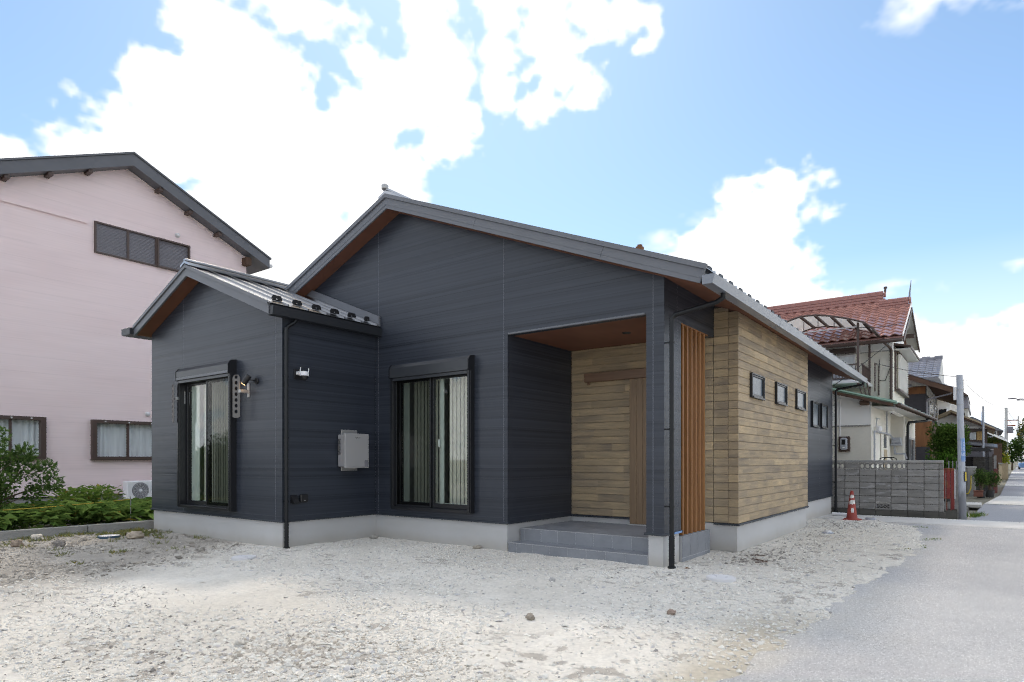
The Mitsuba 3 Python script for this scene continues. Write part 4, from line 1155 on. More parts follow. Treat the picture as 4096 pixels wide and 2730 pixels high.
def foliage(centers, radii, n, lo, hi, L, W, r_, shell=.55, yellow=0.0, up=.25, squash=1.0):
    """leaves through overlapping clumps, denser towards their shells"""
    centers, radii = np.asarray(centers, float), np.asarray(radii, float)
    w_ = radii ** 2 / (radii ** 2).sum()
    k = r_.choice(len(centers), n, p=w_)
    d = unit(n, r_)
    rad = radii[k] * (shell + (1.08 - shell) * r_.random(n) ** .6)
    c = centers[k] + d * rad[:, None] * [1, 1, squash]
    ax = d + r_.normal(0, .55, (n, 3)) + [0, 0, up]
    return leaves(c, ax, d + r_.normal(0, .5, (n, 3)), r_.uniform(*L, n), r_.uniform(*W, n), green(n, r_, lo, hi, yellow))


r4 = np.random.default_rng(19)
s = thing('shrub', 'dense dark green broad leaved shrub at the left edge of the lot', 'shrub')
cl, rd = [], []
for q in range(46):
    h = r4.uniform(0.25, 1.75)
    wd = .95 * math.sqrt(max(.05, 1 - ((h - .75) / 1.15) ** 2))
    aa = r4.uniform(0, 2 * np.pi)
    rr_ = wd * math.sqrt(r4.random())
    cl.append((-14.75 + rr_ * math.cos(aa) * .8, 3.35 + rr_ * math.sin(aa), h)); rd.append(r4.uniform(.17, .30))
tips = [(-14.6, 4.5, 1.25), (-14.55, 4.4, .92), (-14.6, 4.15, 1.55), (-14.6, 3.75, 1.85), (-14.6, 3.4, 1.95), (-14.55, 4.25, .75), (-14.6, 4.6, .95)]
for t in tips:
    cl.append(t); rd.append(.15)
put(s, 'trunk', cat(*[tube([(-14.75, 3.4, 0), (-14.75 + .2 * math.cos(q), 3.4 + .3 * math.sin(q), .6), (-14.7 + .35 * math.cos(q), 3.5 + .6 * math.sin(q), 1.2)], [.035, .025, .012], 6) for q in (0, 1.5, 2.8, 4.4)]), 'bark')
for t in tips:
    put(s, 'branch', tube([(-14.72, 3.5, .5 * t[2]), ((-14.72 + t[0]) / 2, (3.5 + t[1]) / 2, .8 * t[2]), t], [.014, .010, .005], 5), 'bark')
m, col = foliage(cl, rd, 15000, (.035, .075, .020), (.15, .24, .065), (.055, .105), (.028, .05), r4, .25)
put(s, 'foliage', m, 'leaf', color=col, stuff=True)

s = thing('rope_fence', 'yellow and black rope strung on thin posts behind the kerb', 'rope')
t = np.linspace(0, 1, 22)
px_, py_, pz_ = -14.0 + 0 * t, 1.0 + 4.75 * t, .60 - .09 * np.sin(np.pi * t)
put(s, 'rope', tube(np.stack([px_, py_, pz_], 1), .008, 6), 'rope_yellow')
for y in (1.0, 5.75):
    put(s, 'post', tube([(-14, y, 0), (-14, y, .66)], .010, 6), 'zinc')
# weeds along the kerb
wx = np.concatenate([r3.normal(-12.75, .35, 60), r3.normal(-13.2, .2, 50), r3.uniform(-13.4, -9.5, 22)])
wy = np.concatenate([r3.normal(5.35, .35, 60), r3.normal(4.2, .9, 50), r3.uniform(3.2, 5.7, 22)])
k = free(wx, wy); wx, wy = wx[k], wy[k]
per = 16
c = np.repeat(np.stack([wx, wy, zground(wx, wy)], 1), per, 0); N = len(c)
c += np.stack([r3.normal(0, .05, N), r3.normal(0, .05, N), np.zeros(N)], 1)
ax_ = np.stack([r3.normal(0, .6, N), r3.normal(0, .6, N), r3.uniform(.3, 1.2, N)], 1)
m, col = leaves(c, ax_, unit(N, r3), r3.uniform(.03, .10, N), r3.uniform(.008, .02, N), green(N, r3, (.16, .19, .08), (.30, .31, .15), .15))
single('weeds', m, 'leaf', 'sparse yellowish weeds along the kerb and the wing corner', 'weeds', kind='stuff', color=col)
ex, ey = np.array([-.35, -.2, -.15, -.75, -1.0, -.9, -1.1]), np.array([19.9, 20.2, 20.6, 13.4, 11.6, 12.2, 15.9])
c = np.repeat(np.stack([ex, ey, zbase(ey) - .01], 1), 40, 0); N = len(c)
c += np.stack([r3.normal(0, .09, N), r3.normal(0, .12, N), np.zeros(N)], 1)
ax_ = np.stack([r3.normal(0, .5, N), r3.normal(0, .5, N), r3.uniform(.4, 1.2, N)], 1)
m, col = leaves(c, ax_, unit(N, r3), r3.uniform(.05, .14, N) * np.where(c[:, 1] > 19, 1.4, .3), r3.uniform(.01, .03, N), green(N, r3, (.07, .14, .03), (.20, .27, .06), .1))
single('weeds', m, 'leaf', 'tufts of grass at the foot of the utility pole and along the lane', 'weeds', kind='stuff', color=col)

# pink house
PX = -21.5
s = thing('house', 'tall pale pink house with grey roof and brown window frames left of the lot', 'house')
PU = lambda y, d=0.0: 10.50 - .44 * abs(y - 8.75) + d
pw = Polygon([(4.35, .36), (12.72, .36), (12.72, PU(12.72)), (8.75, PU(8.75)), (4.35, PU(4.35))])
PWN = [(7.72, 9.75, 1.40, 2.62), (4.95, 6.56, 1.42, 2.62)]
ph = pw.difference(unary_union([sbox(a + .06, c + .06, b - .06, d - .06) for a, b, c, d in PWN]))
w = put(s, 'wall', slab_x(ph, PX - .2, PX), 'pink_siding')
put(s, 'rear_wall', cat(bx(-32, PX - .2, 12.5, 12.72, .36, PU(12.72)), bx(-32, PX - .2, 4.35, 4.57, .36, PU(4.35)), bx(-32.1, -31.9, 4.35, 12.72, .36, PU(12.72))), 'pink_siding')
put(s, 'foundation', bx(-32, PX - .03, 4.4, 12.68, -.2, .33), 'grey_concrete')
put(s, 'base_flashing', bx(PX - .03, PX + .03, 4.35, 12.74, .325, .358), 'black_frame')
pl = Polygon([(3.85, PU(3.85)), (8.75, PU(8.75)), (13.4, PU(13.4)), (13.4, PU(13.4, .34)), (8.75, PU(8.75, .36)), (3.85, PU(3.85, .34))])
r = put(s, 'roof', slab_x(pl, -32.4, PX + .42), 'grey_roof')
put(r, 'verge_cap', slab_x(Polygon([(3.80, PU(3.8, .345)), (8.75, PU(8.75, .365)), (13.45, PU(13.45, .345)), (13.45, PU(13.45, .40)), (8.75, PU(8.75, .42)), (3.80, PU(3.8, .40))]), PX + .25, PX + .46), 'grey_roof')
put(r, 'eave_gutter', cat(tube([(-32, 13.5, PU(13.4) + .12), (PX + .35, 13.5, PU(13.4) + .12)], .07, 8)), 'pale_metal')
for y in (5.6, 6.6, 7.6, 9.6, 10.55, 11.55):
    put(r, 'purlin_end', bx(PX - .1, PX + .36, y - .06, y + .06, PU(y, -.10), PU(y, -.01)), 'brown_metal')
put(r, 'purlin_end', bx(PX - .1, PX + .30, 12.55, 12.75, PU(12.7, -.34), PU(12.7, -.08)), 'old_wood')
put(s, 'trim_strip', bx(PX, PX + .05, 4.4, 7.62, 8.46, 8.52), 'pink_siding')
for y, z, lab in ((10.27, 8.86, 'small steel vent cap high on the pink gable'), (9.33, 2.87, 'small steel vent cap above the pink house window')):
    put(s, 'vent_cap', place(lathe([(0, .10), (.05, .085), (.075, .04), (.08, 0)], 16), np.array([[0, 0, 1, PX], [1, 0, 0, y], [0, 1, 0, z], [0, 0, 0, 1]], float)), 'pale_metal', smooth=40)
for ya, yb, proud in ((7.81, 9.60, .06), (9.60, 10.65, .10)):
    k = put(s, 'louvre_shutter', cat(bx(PX, PX + proud, ya, ya + .05, 7.65, 8.60), bx(PX, PX + proud, yb - .05, yb, 7.65, 8.60), bx(PX, PX + proud, ya + .05, yb - .05, 7.65, 7.70), bx(PX, PX + proud, ya + .05, yb - .05, 8.55, 8.60),
                                     *([bx(PX, PX + proud - .003, 8.71, 8.77, 7.70, 8.55)] if yb < 9.9 else [])), 'brown_metal')
    for i in range(19):
        z = 7.705 + i * .0445
        put(k, 'slat', hull([(PX + .002, ya + .05, z), (PX + .002, yb - .05, z), (PX + .03, ya + .05, z), (PX + .03, yb - .05, z), (PX + .012, ya + .05, z + .04), (PX + .012, yb - .05, z + .04)]), 'louvre_grey')
for ya, yb, za, zb_ in PWN:
    k = put(s, 'window', cat(bx(PX - .05, PX + .14, ya, ya + .13, za, zb_), bx(PX - .05, PX + .14, yb - .13, yb, za, zb_), bx(PX - .05, PX + .14, ya + .13, yb - .13, za, za + .11), bx(PX - .05, PX + .14, ya + .13, yb - .13, zb_ - .10, zb_), bx(PX - .01, PX + .05, (ya + yb) / 2 - .03, (ya + yb) / 2 + .03, za + .11, zb_ - .10)), 'brown_metal', 'brown framed sliding window with net curtain')
    q = np.array([[PX + .03, ya + .13, za + .11], [PX + .03, yb - .13, za + .11], [PX + .03, yb - .13, zb_ - .10], [PX + .03, ya + .13, zb_ - .10]])
    put(k, 'pane', (q, np.array([[0, 1, 2], [0, 2, 3]])), 'clear_glass')
    yy = np.linspace(ya + .1, yb - .1, 90)
    xx = PX - .10 + .025 * np.sin(yy * 38 + 2 * np.sin(yy * 7))
    v = np.vstack([np.stack([xx, yy, yy * 0 + za + .08], 1), np.stack([xx * 1 + .0, yy, yy * 0 + zb_ - .07], 1)])
    i = np.arange(89)
    put(k, 'curtain', (v, np.vstack([np.stack([i, i + 1, i + 91], 1), np.stack([i, i + 91, i + 90], 1)])), 'curtain', smooth=True)
    for y in np.linspace(ya + .35, yb - .35, 3):
        put(k, 'clip', bx(PX + .14, PX + .15, y - .02, y + .02, zb_ - .07, zb_ - .03), 'pale_metal')
    put(k, 'room_back', bx(PX - .8, PX - .75, ya - .3, yb + .3, za - .3, zb_ + .3), 'window_dark')
s = thing('air_conditioner', 'white outdoor air conditioner unit with round fan beside the pink house', 'air conditioner')
put(s, 'casing', bx(-21.2, -20.88, 8.48, 9.30, .20, .76, .02), 'white_plastic')
A = np.array([[0, 0, 1, -20.88], [1, 0, 0, 8.86], [0, 1, 0, .47], [0, 0, 0, 1]], float)
put(s, 'fan_shroud', place(lathe([(.0, .002), (.225, .002), (.235, .015), (.245, .002)], 32), A), 'louvre_grey')
put(s, 'fan_grille', cat(*[place(lathe([(q - .004, .016), (q, .02), (q + .004, .016)], 32), A) for q in (.06, .10, .14, .18, .215)], *[place(bx(.03, .225, -.003, .003, .014, .02), A @ rotz(q)) for q in np.arange(0, 6.28, .52)]), 'pale_metal')
put(s, 'hub', place(lathe([(0, .028), (.04, .026), (.045, .005)], 20), A), 'white_plastic')
put(s, 'foot', cat(bx(-21.2, -20.9, 8.6, 8.68, .08, .20), bx(-21.2, -20.9, 9.1, 9.18, .08, .20)), 'grey_concrete')

# ------------------------------------------------------------------ block wall at the end of the lot
s = thing('block_wall', 'grey concrete block wall with openwork blocks behind the house', 'wall')
Yb = 19.35
cols = [-4.18, -3.81, -3.44, -3.07, -2.72, -2.34, -1.98, -1.61, -1.25, -0.93]
rows = [.09, .265, .445, .635, .81, .98, 1.16, 1.325]
put(s, 'base', cat(*[bx(a + .004, b - .004, Yb - .03, Yb + .14, -.4, .086, .006) for a, b in zip(cols[:-1], cols[1:])]), 'dark_concrete')
JW = [(-3.44, -3.07), (-2.72, -2.34), (-2.34, -1.98), (-1.98, -1.61)]
for i, (za, zb_) in enumerate(zip(rows[:-1], rows[1:])):
    for a, b in zip(cols[:-1], cols[1:]):
        top = i == 6 and any(abs(a - u) < .01 for u, _ in JW)
        g = sbox(a + .004, za + .004, b - .004, zb_ - .004)
        if top:
            w_ = b - a
            hol = unary_union([Polygon([(a + w_ * (q + .5) / 3 + .052 * math.cos(t), (za + zb_) / 2 + .060 * math.sin(t)) for t in np.arange(6) * math.pi / 3]) for q in range(3)] +
                              [Polygon([(a + w_ * q / 3 + o * .052, (za + zb_) / 2 + p_ * .075 + .02 * math.sin(t)) for t, o in ((0, -.5), (0, .5))] + [(a + w_ * q / 3, (za + zb_) / 2 + p_ * .035)]) for q in (1, 2) for p_ in (-1, 1)])
            m = slab_y(g.difference(hol.intersection(g.buffer(-.008))), Yb + .005, Yb + .105)
            put(s, 'openwork_block', m, 'cmu', uv=uvs(m, 0))
        elif i == 0 and abs(a + 2.34) < .01:
            hol = unary_union([Polygon([(x + .038, z), (x, z + .026), (x - .038, z), (x, z - .026)]) for x in np.linspace(a + .06, b - .06, 4) for z in (.145, .21)] + [Polygon([(x + .03, z), (x, z + .022), (x - .03, z), (x, z - .022)]) for x in np.linspace(a + .10, b - .10, 3) for z in (.178,)])
            m = slab_y(g.difference(hol.intersection(g.buffer(-.012))), Yb - .004, Yb + .105)
            put(s, 'vent_block', m, 'cmu', uv=uvs(m, 0))
        else:
            e = rng.uniform(-.003, .003)
            m = bx(a + .006, b - .006, Yb + e, Yb + .10, za + .006, zb_ - .006, .006)
            put(s, 'block', m, 'cmu', uv=uvs(m, 0))
put(s, 'vent_shade_back', bx(-2.335, -1.985, Yb + .07, Yb + .09, .095, .262), 'mortar')  # dark sheet added behind the vent block, gives its holes their shade
put(s, 'mortar', cat(bx(cols[0], cols[-1] - .003, Yb + .022, Yb + .09, .27, 1.158), bx(cols[0], -2.345, Yb + .022, Yb + .09, .086, .27), bx(-1.975, cols[-1] - .003, Yb + .022, Yb + .09, .086, .27)), 'mortar')
for a, b in zip(cols[:-1], cols[1:]):
    put(s, 'coping', bx(a + .002, b - .002 + (.10 if b > -1 else 0), Yb - .035, Yb + .14, 1.327, 1.40, .015), 'grey_concrete')
for za, zb_ in zip(rows[:-1], rows[1:]):
    m = bx(-.926, -.83, Yb - .002, Yb + .10, za + .004, zb_ - .004, .006)
    put(s, 'block', m, 'cmu', uv=uvs(m, 1))
put(s, 'base', bx(-.928, -.80, Yb - .03, Yb + .14, -.4, .086, .006), 'dark_concrete')

s = thing('wall', 'short weathered concrete wall running back behind the rusty pipes', 'wall')
put(s, 'body', bx(-.95, -.42, 20.35, 20.47, -.3, 1.05, .01), 'grey_concrete')
for i in range(5):
    put(s, 'fence_post', bx(-.78 + i * .085, -.755 + i * .085, 20.38, 20.42, 1.05, 1.38, .004), 'louvre_grey')

s = thing('rusty_gate', 'folded rusty red steel gate standing at the end of the block wall', 'gate')
for i, x in enumerate((-.855, -.755, -.665)):
    put(s, 'upright', bx(x - .040, x + .040, 19.86, 19.90, .40 if i < 2 else .13, 1.17, .006), 'rust_red')
    put(s, 'cross_bar', bx(x - .045, x + .040, 19.85, 19.915, 1.171, 1.19, .003), 'rust_red')
put(s, 'white_bar', bx(-.632, -.600, 19.85, 19.885, .40, 1.165, .004), 'pale_metal', 'flaking white bar of the gate')
for x in (-.79, -.70):
    put(s, 'leg', bx(x - .012, x + .012, 19.905, 19.93, .06, 1.12, .003), 'rust_red')
for x in (-.855, -.755):
    put(s, 'boot', bx(x - .034, x + .034, 19.855, 19.905, .33, .40, .006), 'black_plastic')
put(s, 'stop', tube([(-.86, 19.88, .33), (-.80, 19.88, .08)], .008, 6), 'zinc')
single('drain_box', cat(bx(-.88, -.57, 19.55, 19.60, -.4, .12, .01), bx(-.88, -.83, 19.60, 20.3, -.4, .12, .01), bx(-.88, -.58, 20.28, 20.33, -.4, .12, .01)), 'dark_concrete', 'dark concrete drain box under the rusty gate', 'drain')
s = thing('drain_channel', 'open roadside drain with a slab across it beyond the utility pole', 'drain')
put(s, 'lip', cat(bx(-.48, -.40, 20.6, 26.0, -.4, -.02, .01)), 'dark_concrete')
put(s, 'slab', bx(-.50, -.08, 24.2, 25.6, -.05, .03, .01), 'pale_concrete')

s = thing('utility_pole', 'slim blue grey utility pole with a blue sign standing beside the street', 'pole')
pb, pt = np.array([-.445, 19.6, -.1]), np.array([-.513, 19.6, 3.55])
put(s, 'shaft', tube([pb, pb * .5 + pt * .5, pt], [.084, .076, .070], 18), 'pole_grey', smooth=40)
at = lambda z: pb + (pt - pb) * ((z + .1) / 3.65)
for z in (3.18, 2.80, 1.93, 1.39, 1.08, .90):
    put(s, 'band', lathe([(.078, -.008), (.0835, -.008), (.0835, .008), (.078, .008)], 18, at(z)), 'zinc')


def wrap(z0_, z1_, a0, a1, rr_, t=.003, n=9):
    """curved plate on the pole"""
    v = []
    for rad in (rr_, rr_ + t):
        for z in (z0_, z1_):
            for a in np.linspace(a0, a1, n):
                p = at(z); v.append((p[0] + rad * math.cos(a), p[1] + rad * math.sin(a), z))
    v = np.array(v); i = np.arange(n - 1); f = []
    q = lambda a, b, c, d: np.vstack([np.stack([a, b, c], 1), np.stack([a, c, d], 1)])
    f.append(q(2 * n + i, 2 * n + i + 1, 3 * n + i + 1, 3 * n + i)); f.append(q(i + 1, i, n + i, n + i + 1))
    f.append(q(n + i, 3 * n + i, 3 * n + i + 1, n + i + 1)); f.append(q(2 * n + i, i, i + 1, 2 * n + i + 1))
    return v, np.vstack(f)


b = put(s, 'blue_sign', wrap(1.37, 1.95, -1.60, .05, .080), 'sign_blue', 'narrow pale blue sign plate wrapped round the pole')
put(b, 'border', cat(wrap(1.52, 1.90, -1.52, -1.45, .0835), wrap(1.52, 1.535, -1.45, -.1, .0835)), 'sign_white')
for i in range(5):
    put(b, 'lettering', cat(wrap(1.57 + i * .064, 1.578 + i * .064, -1.15, -.45, .0835), wrap(1.595 + i * .064, 1.601 + i * .064, -1.05, -.55, .0835)), 'sign_white')
b = put(s, 'reflector_plate', cat(wrap(.86, 1.115, -1.0, .75, .083, .012)), 'black_plastic', 'black plate with yellow stripe on the pole')
put(b, 'yellow_stripe', wrap(.88, 1.10, -.72, -.20, .096), 'yellow_paint')
put(s, 'cable_box', cat(bx(-.64, -.57, 19.55, 19.62, 2.92, 3.25, .01)), 'pale_metal')
print('pebbles', n_pebbles)

# ------------------------------------------------------------------ white house with the red tiled roof
wh = thing('house', 'cream two storey house with red tiled roof, balcony canopy and green lean to roof', 'house')
# lean-to
LR = lambda x, d=0.0: 2.99 - .285 * (x + 2.0) + d
lf = Polygon([(-5.2, -.1), (-2.64, -.1), (-2.64, LR(-2.64) - .01), (-5.2, LR(-5.2) - .01)])
put(wh, 'lean_to_wall', slab_y(lf, 21.0, 21.15), 'cream_wall')
put(wh, 'white_gable_board', slab_y(Polygon([(-5.2, 2.43), (-2.645, 2.43), (-2.645, LR(-2.645) - .03), (-5.2, LR(-5.2) - .03)]), 20.98, 20.998), 'white_wall', 'bright white board under the lean to roof')
put(wh, 'trim_board', bx(-5.2, -2.66, 20.955, 20.997, 2.39, 2.425), 'grey_concrete')
put(wh, 'lean_to_side_wall', bx(-2.76, -2.64, 21.152, 25.7, -.1, 3.12), 'cream_wall')
put(wh, 'recess_wall', bx(-2.76, -2.25, 25.70, 25.82, -.1, 3.0), 'cream_wall')
put(wh, 'street_wall', bx(-2.37, -2.25, 25.822, 30.2, -.1, 3.0), 'cream_wall')
ex0, ex1 = (-1.98, 20.6), (-1.55, 29.3)
tv = np.array([[-5.2, 20.6, LR(-5.2, .08)], [ex0[0], ex0[1], 3.03], [ex1[0], ex1[1], 3.03], [-2.2, 29.3, 3.26], [-2.2, 22.6, LR(-2.2, .11)], [-5.2, 22.6, LR(-5.2, .08)]])
bv = tv - [0, 0, .07]
f = [[0, 1, 4], [0, 4, 5], [1, 2, 3], [1, 3, 4]]
ff = f + [[a + 6, c + 6, b + 6] for a, b, c in f] + [[0, 6, 7], [0, 7, 1], [1, 7, 8], [1, 8, 2], [2, 8, 9], [2, 9, 3]]
lr = put(wh, 'lean_to_roof', (np.vstack([tv, bv]), np.array(ff)), 'green_sheet', 'weathered pale green sheet roof of the lean to')
put(lr, 'edge_strip', hull([(-5.2, 20.56, LR(-5.2, .06)), (-5.2, 20.60, LR(-5.2, .11)), (-1.96, 20.56, LR(-1.96, .02)), (-1.96, 20.60, LR(-1.96, .06)), (-5.2, 20.60, LR(-5.2, .06)), (-1.96, 20.60, LR(-1.96, .02))]), 'green_sheet')
put(lr, 'rake_board', slab_y(Polygon([(-5.2, LR(-5.2, -.09)), (-2.05, LR(-2.05, -.10)), (-2.05, LR(-2.05, -.01)), (-5.2, LR(-5.2, .0))]), 20.585, 20.65), 'old_wood', 'dark weathered bargeboard with flaking paint')
put(lr, 'purlin_end', bx(-2.90, -2.68, 20.66, 21.0, LR(-2.8, -.22), LR(-2.8, -.10), .01), 'old_wood')
put(lr, 'rake_soffit', hull([(-5.2, 20.66, LR(-5.2, -.03)), (-1.99, 20.66, LR(-1.99, -.03)), (-5.2, 21.0, LR(-5.2, -.03)), (-2.3, 21.0, LR(-2.3, -.03)), (-5.2, 20.66, LR(-5.2, -.02)), (-1.99, 20.66, LR(-1.99, -.02))]), 'eave_white')
for i in range(9):
    t0_, t1_ = i / 9, (i + 1) / 9
    x, y = ex0[0] + (ex1[0] - ex0[0]) * t0_, ex0[1] + (ex1[1] - ex0[1]) * t0_
    put(lr, 'roof_rib', tube([(x, y + .05, 3.045), (x - .55, y + .05, 3.20)], .022, 5), 'green_sheet')
put(lr, 'eave_gutter', tube([(ex0[0] + .06, ex0[1] + .05, 2.955), (ex1[0] + .06, ex1[1], 2.955)], .05, 8), 'brown_metal')
put(lr, 'eave_board', hull([(ex0[0] - .02, ex0[1] + .02, 2.90), (ex0[0] + .01, ex0[1] + .02, 2.98), (ex1[0] - .02, ex1[1], 2.90), (ex1[0] + .01, ex1[1], 2.98), (ex0[0] - .03, ex0[1] + .02, 2.98), (ex1[0] - .03, ex1[1], 2.98)]), 'old_wood')
put(lr, 'soffit', hull([(-2.62, 21.02, 2.96), (ex0[0] - .03, 21.02, 2.915), (-2.25, 29.3, 2.96), (ex1[0] - .03, 29.3, 2.915), (-2.62, 21.02, 2.97), (ex0[0] - .03, 21.02, 2.925)]), 'eave_white')
put(wh, 'downpipe', tube([(-1.66, 27.6, 2.93), (-1.70, 27.5, 2.83), (-2.12, 26.1, 2.72), (-2.16, 26.05, 2.6), (-2.16, 26.05, .0)], .045, 8), 'black_pipe', 'dark downpipe of the lean to roof')
d_ = put(wh, 'side_door', bx(-2.638, -2.60, 22.9, 24.7, .0, 2.24, .01), 'cream_wall')
put(d_, 'vent_window', cat(bx(-2.60, -2.585, 23.48, 24.05, 1.80, 2.22)), 'window_dark')
put(d_, 'lower_panel', bx(-2.60, -2.59, 23.5, 24.3, .3, 1.75), 'tan_wall')
put(wh, 'conduit', tube([(-2.58, 21.16, .0), (-2.58, 21.16, 2.24), (-2.56, 24.75, 2.27)], .025, 6), 'grey_pvc')
put(wh, 'conduit', tube([(-2.57, 23.95, 3.0), (-2.57, 23.95, 2.25), (-2.56, 24.85, 2.25), (-2.52, 25.5, 2.1), (-2.5, 25.6, 1.62), (-2.2, 25.6, 1.62), (-2.15, 25.6, 1.45)], .028, 6), 'grey_pvc')
put(wh, 'outdoor_lamp', cat(lathe([(0, .07), (.07, .05), (.085, 0), (.085, -.09), (.06, -.11), (0, -.11)], 16, (-2.52, 21.6, 2.36)), bx(-2.64, -2.52, 21.58, 21.62, 2.40, 2.43)), 'white_plastic', smooth=40)
put(wh, 'lamp_arm', tube([(-2.6, 21.7, 2.42), (-2.58, 21.7, 2.66), (-2.58, 22.3, 2.66)], .014, 6), 'grey_pvc')
put(wh, 'wall_box', cat(bx(-2.60, -2.30, 25.40, 25.69, 1.98, 2.18, .03), bx(-2.62, -2.28, 25.36, 25.69, 1.90, 1.975, .02)), 'grey_pvc')
k = put(wh, 'street_window', cat(bx(-2.249, -2.20, 26.2, 26.3, .3, 2.25), bx(-2.249, -2.20, 29.4, 29.5, .3, 2.25), bx(-2.249, -2.20, 26.3, 29.4, 2.17, 2.25), bx(-2.249, -2.20, 27.8, 27.9, .3, 2.17)), 'zinc')
put(k, 'pane', bx(-2.249, -2.235, 26.3, 29.4, .3, 2.17), 'window_dark')
m_ = put(wh, 'electric_meter', bx(-3.48, -3.18, 20.90, 20.98, 1.65, 2.10, .01), 'brown_metal', 'electric meter on a dark brown board')
put(m_, 'meter_case', cat(bx(-3.43, -3.24, 20.80, 20.899, 1.70, 2.06, .04)), 'grey_pvc')
put(m_, 'display', bx(-3.385, -3.285, 20.793, 20.801, 1.86, 2.01), 'black_plastic')
put(m_, 'meter_label', bx(-3.37, -3.30, 20.793, 20.801, 1.755, 1.785), 'white_plastic')
put(wh, 'meter_conduit', tube([(-3.45, 20.96, 3.2), (-3.45, 20.96, 2.10)], .014, 6), 'white_plastic')
# upper storey
fw_ = sbox(-9.5, 3.1, -2.26, 5.20)
put(wh, 'upper_wall', slab_y(sbox(-9.5, 3.0, -2.26, 4.745), 22.5, 22.62), 'cream_wall')
put(wh, 'upper_white_band', slab_y(sbox(-9.5, 4.77, -2.265, 5.19), 22.505, 22.62), 'white_wall', 'white band of wall under the front eave')
put(wh, 'band_trim', bx(-9.5, -2.25, 22.485, 22.62, 4.747, 4.768), 'grey_concrete')
RZ = lambda y, d=0.0: 5.10 + .535 * (y - 21.8) + d
gp = Polygon([(22.622, 2.9), (25.95, 2.9), (25.95, 5.72), (24.3, RZ(24.3) - .1), (22.622, RZ(22.622) - .05)])
put(wh, 'gable_side_wall', slab_x(gp, -2.38, -2.26), 'white_wall')
put(wh, 'side_wall_lower', bx(-2.259, -2.25, 22.51, 25.95, 2.95, 4.75), 'cream_wall')
k = put(wh, 'louvred_window', cat(bx(-2.249, -2.20, 22.85, 22.98, 3.62, 4.86, .01), bx(-2.249, -2.14, 25.75, 25.88, 3.62, 4.86, .01), bx(-2.249, -2.14, 22.98, 25.75, 4.78, 4.86, .01), bx(-2.249, -2.10, 22.85, 25.88, 3.55, 3.615, .01)), 'brown_metal', 'white louvred shutters on the street side of the upper storey')
for a, b in ((23.3, 24.48), (24.52, 25.74)):
    for i in range(17):
        z = 3.63 + i * .067
        put(k, 'slat', hull([(-2.19, a, z), (-2.10, a, z + .005), (-2.19, b, z), (-2.10, b, z + .005), (-2.185, a, z + .055), (-2.185, b, z + .055)]), 'white_wall')
put(wh, 'window_hood', hull([(-2.249, 22.75, 5.02), (-2.249, 26.0, 5.02), (-1.80, 22.75, 4.90), (-1.80, 26.0, 4.90), (-2.249, 22.75, 4.95), (-2.249, 26.0, 4.95), (-1.80, 22.75, 4.84), (-1.80, 26.0, 4.84)]), 'brown_metal')
put(wh, 'hood_soffit', bx(-2.245, -1.83, 22.78, 25.97, 4.80, 4.838), 'eave_white')
k = put(wh, 'balcony_window', cat(bx(-4.9, -3.27, 22.44, 22.499, 4.66, 4.72), bx(-3.33, -3.27, 22.44, 22.499, 3.8, 4.66), bx(-4.1, -4.05, 22.44, 22.499, 3.8, 4.66)), 'pale_metal')
put(k, 'shutter_hood', bx(-4.95, -3.25, 22.28, 22.499, 4.78, 4.93, .01), 'brown_metal')
put(k, 'pane', bx(-4.9, -3.33, 22.485, 22.499, 3.8, 4.66), 'curtain')
# roof: one tile at a time
sl = math.atan(.535)
rf = put(wh, 'roof', cat(hull([(-10, 21.72, RZ(21.72, -.06)), (-1.92, 21.72, RZ(21.72, -.06)), (-10, 25.2, RZ(25.2, -.06)), (-2.72, 25.2, RZ(25.2, -.06)), (-10, 21.72, RZ(21.72, -.02)), (-1.92, 21.72, RZ(21.72, -.02)), (-10, 25.2, RZ(25.2, -.02)), (-2.72, 25.2, RZ(25.2, -.02)), (-1.92, 24.35, RZ(24.35, -.06)), (-1.92, 24.35, RZ(24.35, -.02))]),
                        hull([(-10, 28.6, 5.15), (-2.74, 28.6, 5.15), (-10, 25.2, RZ(25.2, -.06)), (-2.74, 25.2, RZ(25.2, -.06)), (-10, 28.6, 5.2), (-2.74, 28.6, 5.2), (-10, 25.2, RZ(25.2, -.02)), (-2.74, 25.2, RZ(25.2, -.02))]),
                        hull([(-2.76, 27.4, 5.50), (-1.92, 27.4, 5.50), (-2.76, 24.4, RZ(24.3, -.06)), (-1.92, 24.4, RZ(24.3, -.06)), (-2.76, 27.4, 5.55), (-1.92, 27.4, 5.55), (-2.76, 24.4, RZ(24.3, -.02)), (-1.92, 24.4, RZ(24.3, -.02))])), 'red_ridge', 'glossy red brown tiled roof')
nu, nv = 8, 2


def red_tile(x, d):
    u = np.linspace(0, 1, nu + 1)
    h = .052 * (.5 + .5 * np.cos((u - .28) * 2 * np.pi)) * np.where(u < .78, 1, 1)
    v = []
    for j, dd_ in enumerate((0, .33)):
        y = 21.68 + (d + dd_) * math.cos(sl); z = RZ(21.68) + (d + dd_) * math.sin(sl)
        lift = .042 - .030 * j
        for k_ in range(nu + 1):
            v.append((x + u[k_] * .288, y - (h[k_] + lift) * math.sin(sl), z + (h[k_] + lift) * math.cos(sl)))
    for k_ in range(nu + 1):
        q = v[k_]; v.append((q[0], q[1] + .028 * math.sin(sl), q[2] - .028 * math.cos(sl)))
    n = nu + 1
    i = np.arange(nu)
    f = np.vstack([np.stack([i, i + 1, n + i + 1], 1), np.stack([i, n + i + 1, n + i], 1), np.stack([2 * n + i, i + 1, i], 1), np.stack([2 * n + i, 2 * n + i + 1, i + 1], 1)])
    return np.array(v), f


